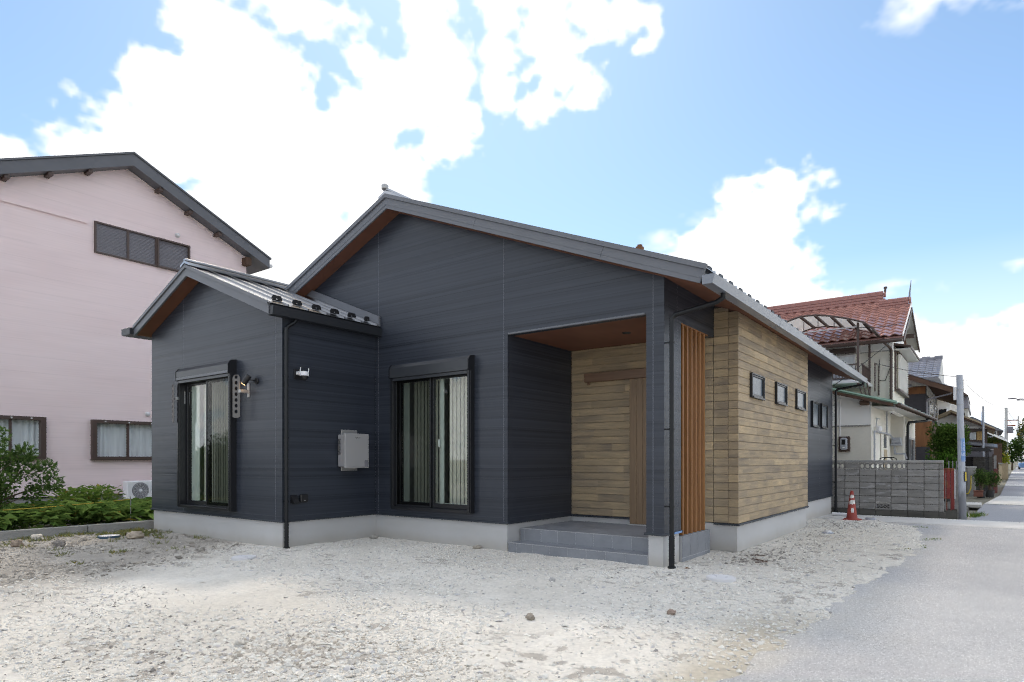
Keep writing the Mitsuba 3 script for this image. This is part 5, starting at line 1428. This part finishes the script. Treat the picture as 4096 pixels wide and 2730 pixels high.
cnt = 0
rest = []
for j in range(14):
    d = j * .275
    y = 21.68 + d * math.cos(sl)
    for i in range(28):
        x = -2.21 - i * .278
        if y > 24.2 and x > -2.95:
            continue
        if y > 24.95:
            continue
        m = red_tile(x, d)
        cnt += i < 17
        if i < 17 and cnt <= 290:
            put(rf, 'tile', m, 'red_glaze', uv=uvs(m, 0))
        else:
            rest.append(m)
if rest:
    m = cat(*rest)
    put(rf, 'tiles', m, 'red_glaze', uv=uvs(m, 0), stuff=True)
put(rf, 'verge_tile', hull([(-1.93, 21.66, RZ(21.66, .0)), (-1.90, 21.66, RZ(21.66, .0)), (-1.93, 24.4, RZ(24.4, .0)), (-1.90, 24.4, RZ(24.4, .0)), (-1.93, 21.66, RZ(21.66, .06)), (-1.90, 21.66, RZ(21.66, .06)), (-1.93, 24.4, RZ(24.4, .06)), (-1.90, 24.4, RZ(24.4, .06))]), 'white_wall', 'white plastered verge of the red roof')


def ridge(xa, xb, y, z, h, w_, cap, name):
    k = put(rf, name, cat(*[bx(xa, xb, y - w_ / 2 + q * .012, y + w_ / 2 - q * .012, z + q * h / 3, z + (q + 1) * h / 3 - .012, .01) for q in range(3)]), 'red_ridge')
    x = xa
    while x < xb - .05:
        e = min(x + .26, xb)
        put(k, 'ridge_tile', tube([(x, y, z + h), (e - .01, y, z + h)], [.062, .056], 10), 'red_ridge')
        x += .26
    if cap:
        put(k, 'end_tile', cat(place(lathe([(0, .03), (.09, .03), (.10, 0), (.09, -.03), (0, -.03)], 14), np.array([[0, 0, 1, xb + .04], [1, 0, 0, y], [0, 1, 0, z + h * .75], [0, 0, 0, 1]], float)), place(lathe([(0, .03), (.06, .03), (.07, 0), (.06, -.03), (0, -.03)], 12), np.array([[0, 0, 1, xb + .03], [1, 0, 0, y], [0, 1, 0, z + h * .1], [0, 0, 0, 1]], float))), 'red_ridge')
    return k


ridge(-10, -2.78, 25.0, RZ(25.0, .02), .30, .18, True, 'main_ridge')
ridge(-2.83, -1.99, 24.3, RZ(24.25, .0), .26, .16, True, 'lower_ridge')
put(rf, 'end_ornament', cat(tube([(-2.74, 25.0, 7.10), (-2.72, 25.0, 7.28)], .035, 8), bx(-2.77, -2.67, 24.97, 25.03, 7.26, 7.32)), 'brown_metal')
put(rf, 'horn', tube([(-1.97, 24.3, 6.6), (-1.96, 24.3, 6.85), (-1.92, 24.3, 7.25)], [.035, .025, .008], 8), 'grey_glaze', 'slender upswept blue grey horn at the gable peak')
put(rf, 'eave_gutter', cat(tube([(-10, 21.62, RZ(21.62, -.09)), (-1.93, 21.62, RZ(21.62, -.09))], .055, 8), bx(-10, -1.93, 21.66, 21.72, RZ(21.7, -.16), RZ(21.7, -.065))), 'brown_metal')
put(rf, 'front_soffit', hull([(-10, 21.73, 5.02), (-1.93, 21.73, 5.02), (-10, 22.5, 5.20), (-1.93, 22.5, 5.20), (-10, 21.73, 5.035), (-1.93, 21.73, 5.035)]), 'eave_white')
for a, b, za, zb_ in ((21.75, 24.35, RZ(21.75, -.08), RZ(24.35, -.08)), (24.4, 27.4, RZ(24.35, -.08), 5.45)):
    put(rf, 'gable_barge_board', hull([(-1.93, a, za), (-1.89, a, za), (-1.93, b, zb_), (-1.89, b, zb_), (-1.93, a, za - .13), (-1.89, a, za - .13), (-1.93, b, zb_ - .13), (-1.89, b, zb_ - .13)]), 'brown_metal')
    put(rf, 'gable_soffit', hull([(-2.26, a, za - .03), (-1.93, a, za - .03), (-2.26, b, zb_ - .03), (-1.93, b, zb_ - .03), (-2.26, a, za - .05), (-1.93, a, za - .05), (-2.26, b, zb_ - .05), (-1.93, b, zb_ - .05)]), 'eave_white')
for y, z in ((22.9, RZ(22.9, -.26)), (24.38, RZ(24.3, -.30)), (25.8, 5.62)):
    put(rf, 'purlin', bx(-2.26, -1.935, y - .07, y + .07, z, z + .13), 'brown_metal')
put(wh, 'downpipe', tube([(-2.42, 21.66, 5.0), (-2.41, 21.75, 4.92), (-2.30, 22.38, 4.80), (-2.29, 22.42, 4.72), (-2.29, 22.42, 3.1)], .040, 8), 'brown_metal', 'brown downpipe at the corner of the upper storey')
# balcony
bk = put(wh, 'balcony', cat(bx(-8, -2.80, 20.85, 22.49, 3.66, 3.76, .01)), 'pale_metal', 'upstairs balcony with slatted railing and curved canopy')
for x, y, zt in ((-2.97, 20.9, 5.42), (-2.86, 22.35, 5.28), (-5.6, 20.9, 5.60)):
    put(bk, 'post', bx(x - .03, x + .03, y - .03, y + .03, 3.2 if y > 22 else 3.60, zt), 'brown_metal')
put(bk, 'rail', cat(bx(-8, -2.99, 20.88, 20.93, 4.19, 4.23), bx(-2.90, -2.86, 20.93, 22.3, 4.19, 4.23), bx(-8, -2.99, 20.88, 20.93, 3.80, 3.83)), 'brown_metal')
for i in range(26):
    put(bk, 'baluster', bx(-3.05 - i * .085, -3.03 - i * .085, 20.895, 20.915, 3.83, 4.19), 'brown_metal')
for i in range(9):
    put(bk, 'baluster', bx(-2.89, -2.87, 21.05 + i * .14, 21.07 + i * .14, 3.76, 4.19), 'brown_metal')
put(bk, 'screen_sheet', bx(-8, -3.02, 20.935, 20.945, 3.76, 4.02), 'grey_pvc')
for i in range(3):
    put(bk, 'brace', tube([(-2.95 + i * .1, 20.95, 3.66), (-2.85 + i * .1, 21.0, 3.18)], .022, 6), 'brown_metal')
put(bk, 'end_frame', tube([(-2.62, 21.6, 3.45), (-2.62, 21.6, 4.28), (-2.62, 22.45, 4.30), (-2.62, 22.45, 3.4)], .022, 6), 'brown_metal')
arc = np.array([(-5.3, 5.45), (-5.0, 5.56), (-4.72, 5.66), (-4.44, 5.73), (-4.04, 5.72), (-3.6, 5.63), (-3.17, 5.50), (-2.76, 5.34), (-2.53, 5.12)])
for i in range(len(arc) - 1):
    (xa, za), (xb, zb_) = arc[i], arc[i + 1]
    v = np.array([[xa, 20.5, za], [xb, 20.5, zb_], [xb, 22.45, zb_], [xa, 22.45, za]])
    put(bk, 'canopy_panel', (v, np.array([[0, 1, 2], [0, 2, 3]])), 'canopy_panel')
    if i > 1:
        put(bk, 'canopy_rib', bx(xb - .035, xb + .035, 20.47, 22.47, zb_ - .06, zb_ - .004), 'brown_metal')
for y in (20.5, 22.45):
    put(bk, 'canopy_edge', tube([(x, y, z - .01) for x, z in arc], .028, 6), 'brown_metal')
put(bk, 'canopy_bar', tube([(-5.3, 20.9, 5.30), (-2.97, 20.9, 5.30)], .018, 6), 'pale_metal')
for x in (-4.44, -4.04, -3.6):
    put(bk, 'hanger', tube([(x, 20.9, 5.30), (x, 20.9, 5.62)], .012, 5), 'brown_metal')
put(wh, 'antenna_cable', tube([(-2.6, 22.47, 4.5), (-2.62, 22.47, 3.85), (-2.45, 22.47, 3.84), (-2.3, 22.47, 4.3)], .010, 5), 'wire_black')
s = thing('hand_rail', 'low black tubular hoop rail just behind the block wall', 'rail')
for a, b in ((-2.36, -2.03), (-2.26, -1.93)):
    put(s, 'hoop', tube([(a, 20.3, 0), (a, 20.3, 1.36), (a + .03, 20.3, 1.45), (a + .08, 20.3, 1.475), (b - .08, 20.3, 1.475), (b - .03, 20.3, 1.45), (b, 20.3, 1.36), (b, 20.3, 0)], .014, 6), 'wire_black')

# ------------------------------------------------------------------ trees and shrubs along the street
r5 = np.random.default_rng(29)


def bush(name, label, cat_, at_, rx, rz_, n, lo, hi, L, W, trunk_h, group=None, nb=34, seed=1, yellow=0.0):
    r_ = np.random.default_rng(seed)
    s = thing(name, label, cat_, group)
    x, y, z = at_
    base = float(zbase(y))
    put(s, 'trunk', cat(tube([(x, y, base - .05), (x + .03, y, base + trunk_h * .6), (x, y, z)], [.05 + rx * .05, .04 + rx * .04, .02], 7), *[tube([(x, y, base + trunk_h * .7), (x + rx * .5 * math.cos(q), y + rx * .5 * math.sin(q), z + rz_ * .3)], [.03, .012], 5) for q in (0, 1.3, 2.6, 3.9, 5.2)]), 'bark')
    d = unit(nb, r_)
    cl = np.array([x, y, z]) + d * (r_.random((nb, 1)) ** .5) * [rx * .78, rx * .78, rz_ * .78]
    rd = r_.uniform(.24, .42, nb) * min(rx, rz_)
    m, col = foliage(cl, rd, n, lo, hi, L, W, r_, .35, yellow)
    put(s, 'crown', m, 'leaf', color=col, stuff=True)
    return s


bush('garden_tree', 'round clipped green tree behind the utility pole', 'tree', (-1.02, 27.0, 2.05), .68, .80, 7000, (.030, .070, .014), (.115, .19, .04), (.06, .11), (.035, .065), 1.3, seed=11, nb=46)
bush('garden_bush', 'lighter green bush below the round clipped tree', 'bush', (-1.15, 26.4, 1.35), .55, .55, 2600, (.03, .08, .015), (.12, .24, .035), (.06, .12), (.025, .05), .6, seed=12)
bush('street_tree', 'olive green tree over the tan wall', 'tree', (.45, 60, 2.3), 1.0, 1.05, 1500, (.05, .08, .02), (.14, .17, .05), (.14, .26), (.08, .14), 1.2, seed=13, yellow=.08)
bush('yellow_bush', 'yellow green bush behind the far pole', 'bush', (1.45, 74, 1.55), .45, .5, 500, (.22, .28, .03), (.45, .45, .05), (.14, .24), (.08, .13), .6, seed=14)
bush('street_tree', 'dark round tree at the far end of the street on the left', 'tree', (3.3, 122, 3.0), 1.9, 2.1, 1500, (.02, .05, .015), (.07, .12, .03), (.25, .45), (.15, .25), 1.8, seed=15)
bush('street_tree', 'reddish green tree cut by the right edge of the picture', 'tree', (3.35, 76, 4.3), 1.35, 1.45, 2200, (.035, .06, .02), (.10, .13, .04), (.12, .25), (.07, .13), 2.6, seed=16, yellow=.15)
for x, y, z, lab, sd in ((-.12, 31.6, .62, 'potted shrub, the left one beside the dark carport', 17), (.16, 32.2, .55, 'potted shrub, the right one beside the dark carport', 18)):
    s = bush('potted_shrub', lab, 'potted plant', (x, y, z + .1), .34, .40, 900, (.035, .07, .02), (.12, .19, .05), (.06, .12), (.02, .04), .3, 'potted shrubs', 20, sd)
    put(s, 'pot', lathe([(0, -.06), (.13, -.06), (.17, .22), (.175, .24), (.15, .24), (.15, .20), (0, .20)], 16, (x, y, -.05)), 'dark_pot')
s = thing('planter', 'red brown rectangular planter standing by the grey wall stub', 'planter')
put(s, 'trough', cat(bx(-.36, -.05, 31.2, 31.45, -.05, .17, .01)), 'plant_pot')
put(s, 'rim', bx(-.375, -.035, 31.185, 31.465, .171, .195, .005), 'plant_pot')

s = thing('wall', 'grey concrete wall stub with pale coping beyond the utility pole', 'wall')
put(s, 'body', bx(-1.2, -.30, 33.5, 33.65, -.3, 1.08, .01), 'grey_concrete')
put(s, 'coping', bx(-1.22, -.27, 33.46, 33.69, 1.082, 1.13, .01), 'eave_white')
put(s, 'pier', bx(-.60, -.30, 33.44, 33.499, -.3, 1.08, .005), 'grey_concrete')
single('hose', tube([(-.47, 33.3, .75), (-.47, 33.28, .55), (-.48, 33.25, .2), (-.56, 33.2, -.02), (-.8, 33.2, -.04)], .022, 6), 'yellow_paint', 'yellow hose hanging on the grey wall stub', 'hose')

# ------------------------------------------------------------------ houses along the street
def pane_window(parent, x0, x1, y, z0_, z1_, frame='louvre_grey', pane='window_dark', t=.05, name='window'):
    k = put(parent, name, cat(bx(x0, x0 + t, y - .05, y - .002, z0_, z1_), bx(x1 - t, x1, y - .05, y - .002, z0_, z1_), bx(x0 + t, x1 - t, y - .05, y - .002, z0_, z0_ + t), bx(x0 + t, x1 - t, y - .05, y - .002, z1_ - t, z1_)), frame)
    put(k, 'pane', bx(x0 + t, x1 - t, y - .03, y - .002, z0_ + t, z1_ - t), pane)
    return k


def side_window(parent, x, y0, y1, z0_, z1_, frame='louvre_grey', pane='window_dark', t=.07):
    k = put(parent, 'window', cat(bx(x + .002, x + .05, y0, y0 + t, z0_, z1_), bx(x + .002, x + .05, y1 - t, y1, z0_, z1_), bx(x + .002, x + .05, y0 + t, y1 - t, z0_, z0_ + t), bx(x + .002, x + .05, y0 + t, y1 - t, z1_ - t, z1_)), frame)
    put(k, 'pane', bx(x + .002, x + .03, y0 + t, y1 - t, z0_ + t, z1_ - t), pane)
    return k


h = thing('house', 'old dark timber house with grey tiled roof behind the cream house', 'house')
put(h, 'front_wall', bx(-8, -2.0, 32.0, 32.2, -.2, 4.5), 'dark_cladding')
put(h, 'rust_band', bx(-8, -2.01, 31.97, 31.999, 4.22, 4.52), 'rust_wood', 'strip of bare rust coloured boards under the white gable')
put(h, 'hood', hull([(-8, 31.5, 4.58), (-2.65, 31.5, 4.58), (-2.5, 31.5, 4.48), (-8, 31.98, 4.66), (-2.5, 31.98, 4.66), (-8, 31.5, 4.5)]), 'grey_glaze')
RS = lambda x, d=0.0: 4.36 - .42 * (x + 1.18) + d
gb = Polygon([(-8, 4.55), (-2.0, 4.55), (-2.0, RS(-2.0, -.05)), (-4.6, RS(-4.6, -.05)), (-8, RS(-4.6, -1.4))])
k = put(h, 'gable_board', slab_y(gb, 32.0, 32.12), 'eave_white', 'white boarded gable of the dark house')
for i in range(18):
    x = -2.03 - i * .17
    put(k, 'batten', bx(x - .012, x + .012, 31.97, 31.999, 4.56, RS(max(x, -4.6), -.12)), 'pale_metal')
put(h, 'side_wall', bx(-2.2, -2.0, 32.2, 40, -.2, 4.62), 'dark_cladding')
for i in range(6):
    put(h, 'white_panel', bx(-1.999, -1.985, 32.3 + i * 1.2, 33.2 + i * 1.2, 4.22, 4.62), 'eave_white')
side_window(h, -2.0, 33.6, 36.8, 3.35, 4.15, 'pale_metal')
side_window(h, -2.0, 37.2, 39.6, 3.35, 4.15, 'pale_metal')
put(h, 'lower_wall', bx(-8, -1.75, 31.2, 31.35, -.2, 3.0), 'rust_wood')
put(h, 'lower_side_wall', bx(-1.90, -1.75, 31.35, 39, -.2, 3.0), 'old_wood')
put(h, 'lower_door', bx(-2.3, -1.8, 31.15, 31.199, -.05, 1.95), 'dark_cladding')
pl = Polygon([(-8, RS(-4.6, -1.5)), (-4.6, RS(-4.6, -.06)), (-1.0, RS(-1.0, -.06)), (-1.0, RS(-1.0, .05)), (-4.6, RS(-4.6, .06)), (-8, RS(-4.6, -1.4))])
r = put(h, 'roof', slab_y(pl, 31.4, 41), 'old_wood')
put(r, 'roof_tiles', cat(*[hull([(x, 31.35, RS(x, .06)), (x - .24, 31.35, RS(x - .24, .07)), (x, 41, RS(x, .06)), (x - .24, 41, RS(x - .24, .07)), (x, 31.35, RS(x, .10)), (x, 41, RS(x, .10)), (x - .24, 31.35, RS(x - .24, .075)), (x - .24, 41, RS(x - .24, .075))]) for x in np.arange(-1.0, -4.6, -.23)]), 'grey_glaze')
put(r, 'barge_board', hull([(-4.6, 31.36, RS(-4.6, -.16)), (-1.0, 31.36, RS(-1.0, -.16)), (-4.6, 31.40, RS(-4.6, .05)), (-1.0, 31.40, RS(-1.0, .05)), (-4.6, 31.36, RS(-4.6, .04)), (-1.0, 31.36, RS(-1.0, .04)), (-4.6, 31.40, RS(-4.6, -.16)), (-1.0, 31.40, RS(-1.0, -.16))]), 'old_wood')
put(r, 'eave_gutter', tube([(-.98, 31.4, 4.26), (-.98, 41, 4.26)], .06, 8), 'brown_metal')
# upper tiled roof facing the camera
U0, U1 = np.array([33.4, 5.02]), np.array([36.0, 6.15])
upp = [((-6.5, U0[0], U0[1]), (-1.62, U0[0], U0[1]), (-1.62, U1[0], U1[1]), (-6.5, U1[0], U1[1]))]
tl = []
nrow = 9
for j in range(nrow):
    t0_, t1_ = j / nrow, (j + 1) / nrow + .02
    a, b = U0 + (U1 - U0) * t0_, U0 + (U1 - U0) * t1_
    for i in range(17):
        x = -1.62 - i * .285
        tl.append(hull([(x, a[0], a[1] + .05), (x - .27, a[0], a[1] + .05), (x, b[0], b[1] + .01), (x - .27, b[0], b[1] + .01), (x, a[0], a[1]), (x - .27, a[0], a[1]), (x - .1, a[0], a[1] + .075), (x - .1, b[0], b[1] + .03)]))
ur = put(h, 'upper_roof', hull([(-6.5, 33.4, 5.0), (-1.6, 33.4, 5.0), (-6.5, 36, 6.13), (-1.6, 36, 6.13), (-6.5, 38.6, 5.0), (-1.6, 38.6, 5.0)]), 'eave_white')
for t_ in tl:
    put(ur, 'tile', t_, 'grey_glaze')
put(ur, 'ridge', cat(bx(-6.5, -1.58, 35.92, 36.08, 6.14, 6.27, .02), *[tube([(-1.58 - i * .5, 36, 6.28), (-1.9 - i * .5, 36, 6.28)], .05, 6) for i in range(9)]), 'grey_glaze')
put(h, 'downpipe', tube([(-1.0, 31.6, 4.24), (-1.15, 31.6, 4.12), (-1.92, 31.8, 3.95), (-1.95, 31.85, 3.85), (-1.95, 31.85, 2.95)], .035, 6), 'louvre_grey')

h = thing('house', 'pale two storey house with arched windows and grey mansard half hidden by the utility pole', 'house')
put(h, 'wall', cat(bx(-9, -1.15, 43, 52, -.2, 4.55), bx(-9, -1.55, 42.9, 43, -.2, 5.3)), 'white_wall')
put(h, 'eave', hull([(-2.6, 42.0, 5.05), (-1.45, 42.0, 4.62), (-2.6, 43.2, 5.45), (-1.45, 43.2, 5.1), (-2.6, 42.0, 5.15), (-1.45, 42.0, 4.72)]), 'cream_wall')
put(h, 'roof', hull([(-9, 42.2, 5.2), (-1.5, 42.2, 5.0), (-9, 52, 5.2), (-1.5, 52, 5.0), (-6, 44, 6.1), (-3.0, 44, 5.9), (-6, 50, 6.1), (-3, 50, 5.9)]), 'grey_roof')
put(h, 'mansard', hull([(-1.45, 43.5, 4.30), (-.70, 43.5, 4.30), (-1.40, 43.8, 5.0), (-.78, 43.8, 5.0), (-1.45, 51, 4.30), (-.70, 51, 4.30), (-1.40, 51, 5.0), (-.78, 51, 5.0)]), 'louvre_grey')
put(h, 'mansard_cap', hull([(-1.5, 43.4, 5.01), (-.74, 43.4, 5.01), (-1.2, 43.4, 5.42), (-1.5, 51, 5.01), (-.74, 51, 5.01), (-1.2, 51, 5.42)]), 'brown_metal')
put(h, 'arch_wall', bx(-1.40, -.76, 43.8, 50, -.2, 4.295), 'eave_white')
for x in (-1.22, -.98):
    put(h, 'arched_window', slab_y(unary_union([sbox(x - .085, 3.5, x + .085, 4.0), Point(x, 4.0).buffer(.085)]), 43.77, 43.799), 'window_dark')
k = pane_window(h, -2.06, -1.72, 42.9, 3.5, 4.25, 'black_frame', 'window_dark')
put(h, 'bay_frame', cat(bx(-1.71, -1.66, 42.6, 42.899, 3.35, 4.3), bx(-2.08, -1.66, 42.6, 42.899, 3.30, 3.349)), 'white_plastic')
put(h, 'roof_aerial', cat(tube([(-1.0, 46, 5.3), (-1.0, 46, 6.2)], .012, 5), tube([(-1.25, 46, 6.1), (-.75, 46, 6.1)], .010, 5)), 'wire_black')

h = thing('house', 'low house with white gable boards and amber paper window beyond the round tree', 'house')
HS = lambda x, d=0.0: 3.62 - .52 * (x + .92) + d
put(h, 'gable_wall', slab_y(Polygon([(-3, -.2), (.10, -.2), (.10, HS(.10, -.12)), (-1.4, HS(-1.4, -.1)), (-3, HS(-1.4, -.8))]), 40.2, 40.4), 'brown_metal')
put(h, 'white_boards', slab_y(Polygon([(-2.5, 3.02), (.08, 3.02), (.08, HS(.08, -.10)), (-1.4, HS(-1.4, -.1)), (-2.5, 3.3)]), 40.15, 40.199), 'white_wall')
for z in (3.15, 3.30):
    put(h, 'board_joint', bx(-1.2, .06 if z < 3.2 else -.3, 40.145, 40.149, z, z + .012), 'louvre_grey')
put(h, 'amber_window', bx(-.33, -.05, 40.16, 40.199, 2.42, 2.86), 'amber_screen')  # amber is the plain colour of the panel
for i in range(4):
    put(h, 'window_bar', bx(-.28 + i * .06, -.272 + i * .06, 40.15, 40.159, 2.42, 2.86), 'rust_wood')
put(h, 'curtain_window', bx(-.62, -.36, 40.16, 40.199, 2.45, 2.82), 'curtain')
put(h, 'roof', slab_y(Polygon([(-3.2, HS(-1.4, -.9)), (-1.4, HS(-1.4, -.05)), (.42, HS(.42, -.05)), (.42, HS(.42, .06)), (-1.4, HS(-1.4, .12)), (-3.2, HS(-1.4, -.75))]), 39.6, 46), 'tan_wall')
put(h, 'barge_board', hull([(-1.4, 39.55, HS(-1.4, -.10)), (.43, 39.55, HS(.43, -.10)), (-1.4, 39.59, HS(-1.4, .0)), (.43, 39.59, HS(.43, .0)), (-1.4, 39.55, HS(-1.4, .0)), (.43, 39.55, HS(.43, .0)), (-1.4, 39.59, HS(-1.4, -.1)), (.43, 39.59, HS(.43, -.1))]), 'old_wood')
put(h, 'side_wall', bx(.0, .10, 40.4, 46, -.2, 2.95), 'brown_metal')
put(h, 'lower_roof', hull([(-1.2, 38.6, 2.25), (.5, 38.6, 1.98), (-1.2, 40.1, 2.45), (.5, 40.1, 2.2), (-1.2, 38.6, 2.3), (.5, 38.6, 2.04)]), 'grey_roof')
put(h, 'lower_wall', bx(-1.0, .35, 38.9, 39.0, -.2, 2.05), 'louvre_grey')

h = thing('house', 'brown house with long white roof edge far down the street', 'house')
put(h, 'wall', bx(-2.5, .85, 60.5, 70, -.2, 3.85), 'brown_metal')
put(h, 'roof', hull([(-2.5, 60, 3.85), (1.15, 60, 3.6), (-.8, 60, 4.75), (-2.5, 70.5, 3.85), (1.15, 70.5, 3.6), (-.8, 70.5, 4.75)]), 'grey_roof')
pane_window(h, .1, .75, 60.5, 3.15, 3.6, 'white_plastic')
put(h, 'white_roof_edge', hull([(-.1, 57, 3.62), (1.30, 57, 2.85), (-.1, 57, 3.47), (1.30, 57, 2.68), (-.1, 59.9, 3.62), (1.30, 59.9, 2.85)]), 'white_wall')
put(h, 'porch_wall', bx(-.4, 1.0, 57.5, 57.7, -.2, 2.6), 'old_wood')
h = thing('house', 'dark low house with flat roof behind the third pole', 'house')
put(h, 'wall', bx(-.5, 1.5, 78, 90, -.2, 3.6), 'louvre_grey')
put(h, 'roof', hull([(-.6, 77.5, 3.6), (1.75, 77.5, 3.4), (-.6, 90.5, 3.6), (1.75, 90.5, 3.4), (0, 80, 4.5), (.6, 80, 4.3), (0, 88, 4.5), (.6, 88, 4.3)]), 'grey_roof')
pane_window(h, .6, 1.3, 78, 2.4, 3.1, 'white_plastic')
h = thing('house', 'beige house on the right side far down the street', 'house')
put(h, 'wall', bx(6.0, 11, 112, 124, -.2, 5.0), 'cream_wall')
put(h, 'roof', hull([(5.6, 111.5, 5.0), (11.4, 111.5, 5.0), (5.6, 124.5, 5.0), (11.4, 124.5, 5.0), (7.5, 114, 6.6), (9.5, 114, 6.6), (7.5, 122, 6.6), (9.5, 122, 6.6)]), 'grey_roof')
pane_window(h, 6.5, 7.8, 112, 3.0, 4.2, 'white_plastic')

s = thing('carport', 'black carport with curved roof edge in front of a dark block wall', 'carport')
put(s, 'roof', hull([(-1.0, 33.9, 2.02), (.15, 33.9, 1.90), (.24, 33.9, 1.80), (-1.0, 33.9, 1.84), (.15, 33.9, 1.78), (-1.0, 37, 2.02), (.15, 37, 1.90), (.24, 37, 1.80), (-1.0, 37, 1.84)]), 'wire_black')
put(s, 'roof_sheet', hull([(-1.0, 33.95, 2.06), (.30, 34.0, 1.86), (-1.0, 37, 2.06), (.30, 37, 1.86), (-1.0, 33.95, 2.03), (.30, 34.0, 1.83)]), 'canopy_sheet')
for x, y in ((.05, 34.0), (.12, 36.6)):
    put(s, 'post', bx(x - .022, x + .022, y - .022, y + .022, -.06, 1.82), 'wire_black')
    put(s, 'post_band', bx(x - .03, x + .03, y - .03, y + .03, .70, .74), 'white_plastic')
s = thing('block_wall', 'dark grey block wall under the black carport', 'wall')
for i in range(8):
    for j in range(5):
        if (i, j) != (99, 0):
            m = bx(-.45 + j * .15, -.304 + j * .15, 37.2, 37.35, -.2 + i * .22, .016 + i * .22, .004)
            put(s, 'block', m, 'dark_concrete')
put(s, 'opening_shade', bx(-1.2, -.455, 37.3, 37.35, -.2, 1.55), 'wire_black')  # black sheet stands for the shade in the opening beside the wall
s = thing('wall', 'dusky red roadside wall beyond the carport', 'wall')
put(s, 'body', bx(.33, .48, 37.5, 46, -.2, 1.0), 'red_wall')
put(s, 'upper_panel', bx(.30, .44, 37.45, 46, 1.001, 1.62), 'grey_concrete')
put(s, 'post', bx(.28, .34, 37.38, 37.45, -.2, 1.70), 'brown_metal')
s = thing('wall', 'tan roadside wall in front of the far pole', 'wall')
put(s, 'body', cat(bx(.80, .98, 56.5, 64, -.2, 1.12), bx(.98, 1.5, 64, 64.2, -.2, 1.15)), 'tan_wall')
put(s, 'coping', bx(.77, 1.01, 56.4, 64, 1.121, 1.2), 'grey_concrete')

for x, y, zt, rad, lab in ((-.06, 38.1, 4.0, .055, 'slim blue grey pole rising behind the black carport'), (1.75, 82, 6.75, .17, 'tall pale concrete pole halfway down the street on the left'),
                           (4.75, 143, 9.2, .15, 'far slender pole near the right edge of the picture'), (5.6, 165, 9.0, .14, 'farthest pole with cross arms at the end of the street')):
    s = thing('utility_pole', lab, 'pole', 'poles down the street')
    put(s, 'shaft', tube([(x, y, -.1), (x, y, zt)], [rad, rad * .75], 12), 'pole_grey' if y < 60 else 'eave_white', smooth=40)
    if y > 60:
        for i, z in enumerate((zt * .62, zt * .72, zt * .80)):
            put(s, 'cross_arm', bx(x - .1, x + .55 + .2 * i, y - .1, y - .04, z, z + .10), 'rust_red')
        put(s, 'equipment', cat(lathe([(0, .35), (.2, .35), (.22, .3), (.22, -.3), (0, -.3)], 10, (x + .35, y - .2, zt * .66))), 'louvre_grey')
    else:
        put(s, 'blue_plate', bx(x - .07, x - .05, y - .10, y - .05, 3.1, 3.75), 'sign_blue')
s = thing('street_lamp', 'street lamp head with ring bracket reaching in from the right edge', 'lamp')
put(s, 'head', bx(.915, 1.23, 39.93, 40.07, 4.42, 4.475, .02), 'louvre_grey')
put(s, 'ring', tube([(1.45 + .17 * math.cos(a), 40, 4.37 + .055 * math.sin(a)) for a in np.linspace(0, 2 * np.pi, 17)], .014, 6), 'louvre_grey')
put(s, 'arm', tube([(1.23, 40, 4.45), (1.30, 40, 4.38), (1.6, 40, 4.38), (2.6, 40, 4.42)], .022, 6), 'louvre_grey')
put(s, 'post', tube([(2.6, 40, -.1), (2.6, 40, 4.6)], .06, 8), 'pole_grey')
s = thing('car', 'tiny blue and white van parked at the far end of the street', 'car')
put(s, 'body', cat(bx(4.35, 5.75, 128, 131.5, .2, 1.0, .12)), 'sign_blue')
put(s, 'cabin', hull([(4.4, 128.2, 1.0), (5.7, 128.2, 1.0), (4.5, 128.5, 1.75), (5.6, 128.5, 1.75), (4.4, 131.4, 1.0), (5.7, 131.4, 1.0), (4.5, 131.2, 1.75), (5.6, 131.2, 1.75)]), 'white_plastic')
put(s, 'rear_window', bx(4.6, 5.5, 128.22, 128.30, 1.15, 1.6), 'window_dark')
for x in (4.42, 5.58):
    for y in (128.8, 130.8):
        put(s, 'wheel', place(lathe([(0, .1), (.28, .1), (.3, 0), (.28, -.1), (0, -.1)], 14), np.array([[0, 0, 1, x], [1, 0, 0, y], [0, 1, 0, .25], [0, 0, 0, 1]], float)), 'black_plastic')


def wire(a, b, sag, rad, lab, n=14):
    t = np.linspace(0, 1, n)[:, None]
    p = np.array(a) * (1 - t) + np.array(b) * t
    p[:, 2] -= sag * 4 * (t * (1 - t))[:, 0]
    single('wire', tube(p, rad, 5), 'wire_black', lab, 'cable')


wire((-3.32, 19.1, 3.42), (-1.91, 22.3, 5.32), .04, .010, 'black service cable rising from the rear house corner across the cream house')
wire((-2.95, 20.6, 5.22), (-1.91, 22.9, 5.66), .06, .010, 'black cable strung from the balcony canopy past the red roof')
wire((-.51, 19.6, 3.50), (-2.62, 21.6, 4.28), .05, .008, 'thin cable from the utility pole to the balcony end frame')
for i, (za, zb_) in enumerate(((6.5, 8.6), (5.7, 7.6), (4.9, 6.6))):
    wire((1.85, 82, za), (4.9, 143, zb_), .6, .016, ('upper', 'middle', 'lower')[i] + ' line between the two tall far poles')
wire((1.75, 82, 6.7), (-1.0, 46, 6.0), .4, .012, 'thin line from the tall pale pole to the mansard house')

for i, (za, zb_) in enumerate(((6.66, 7.9), (6.1, 7.2))):
    wire((1.82, 82, za), (13, 74, zb_), .5, .012, ('higher', 'lower')[i] + ' faint cable crossing the street from the tall pale pole')
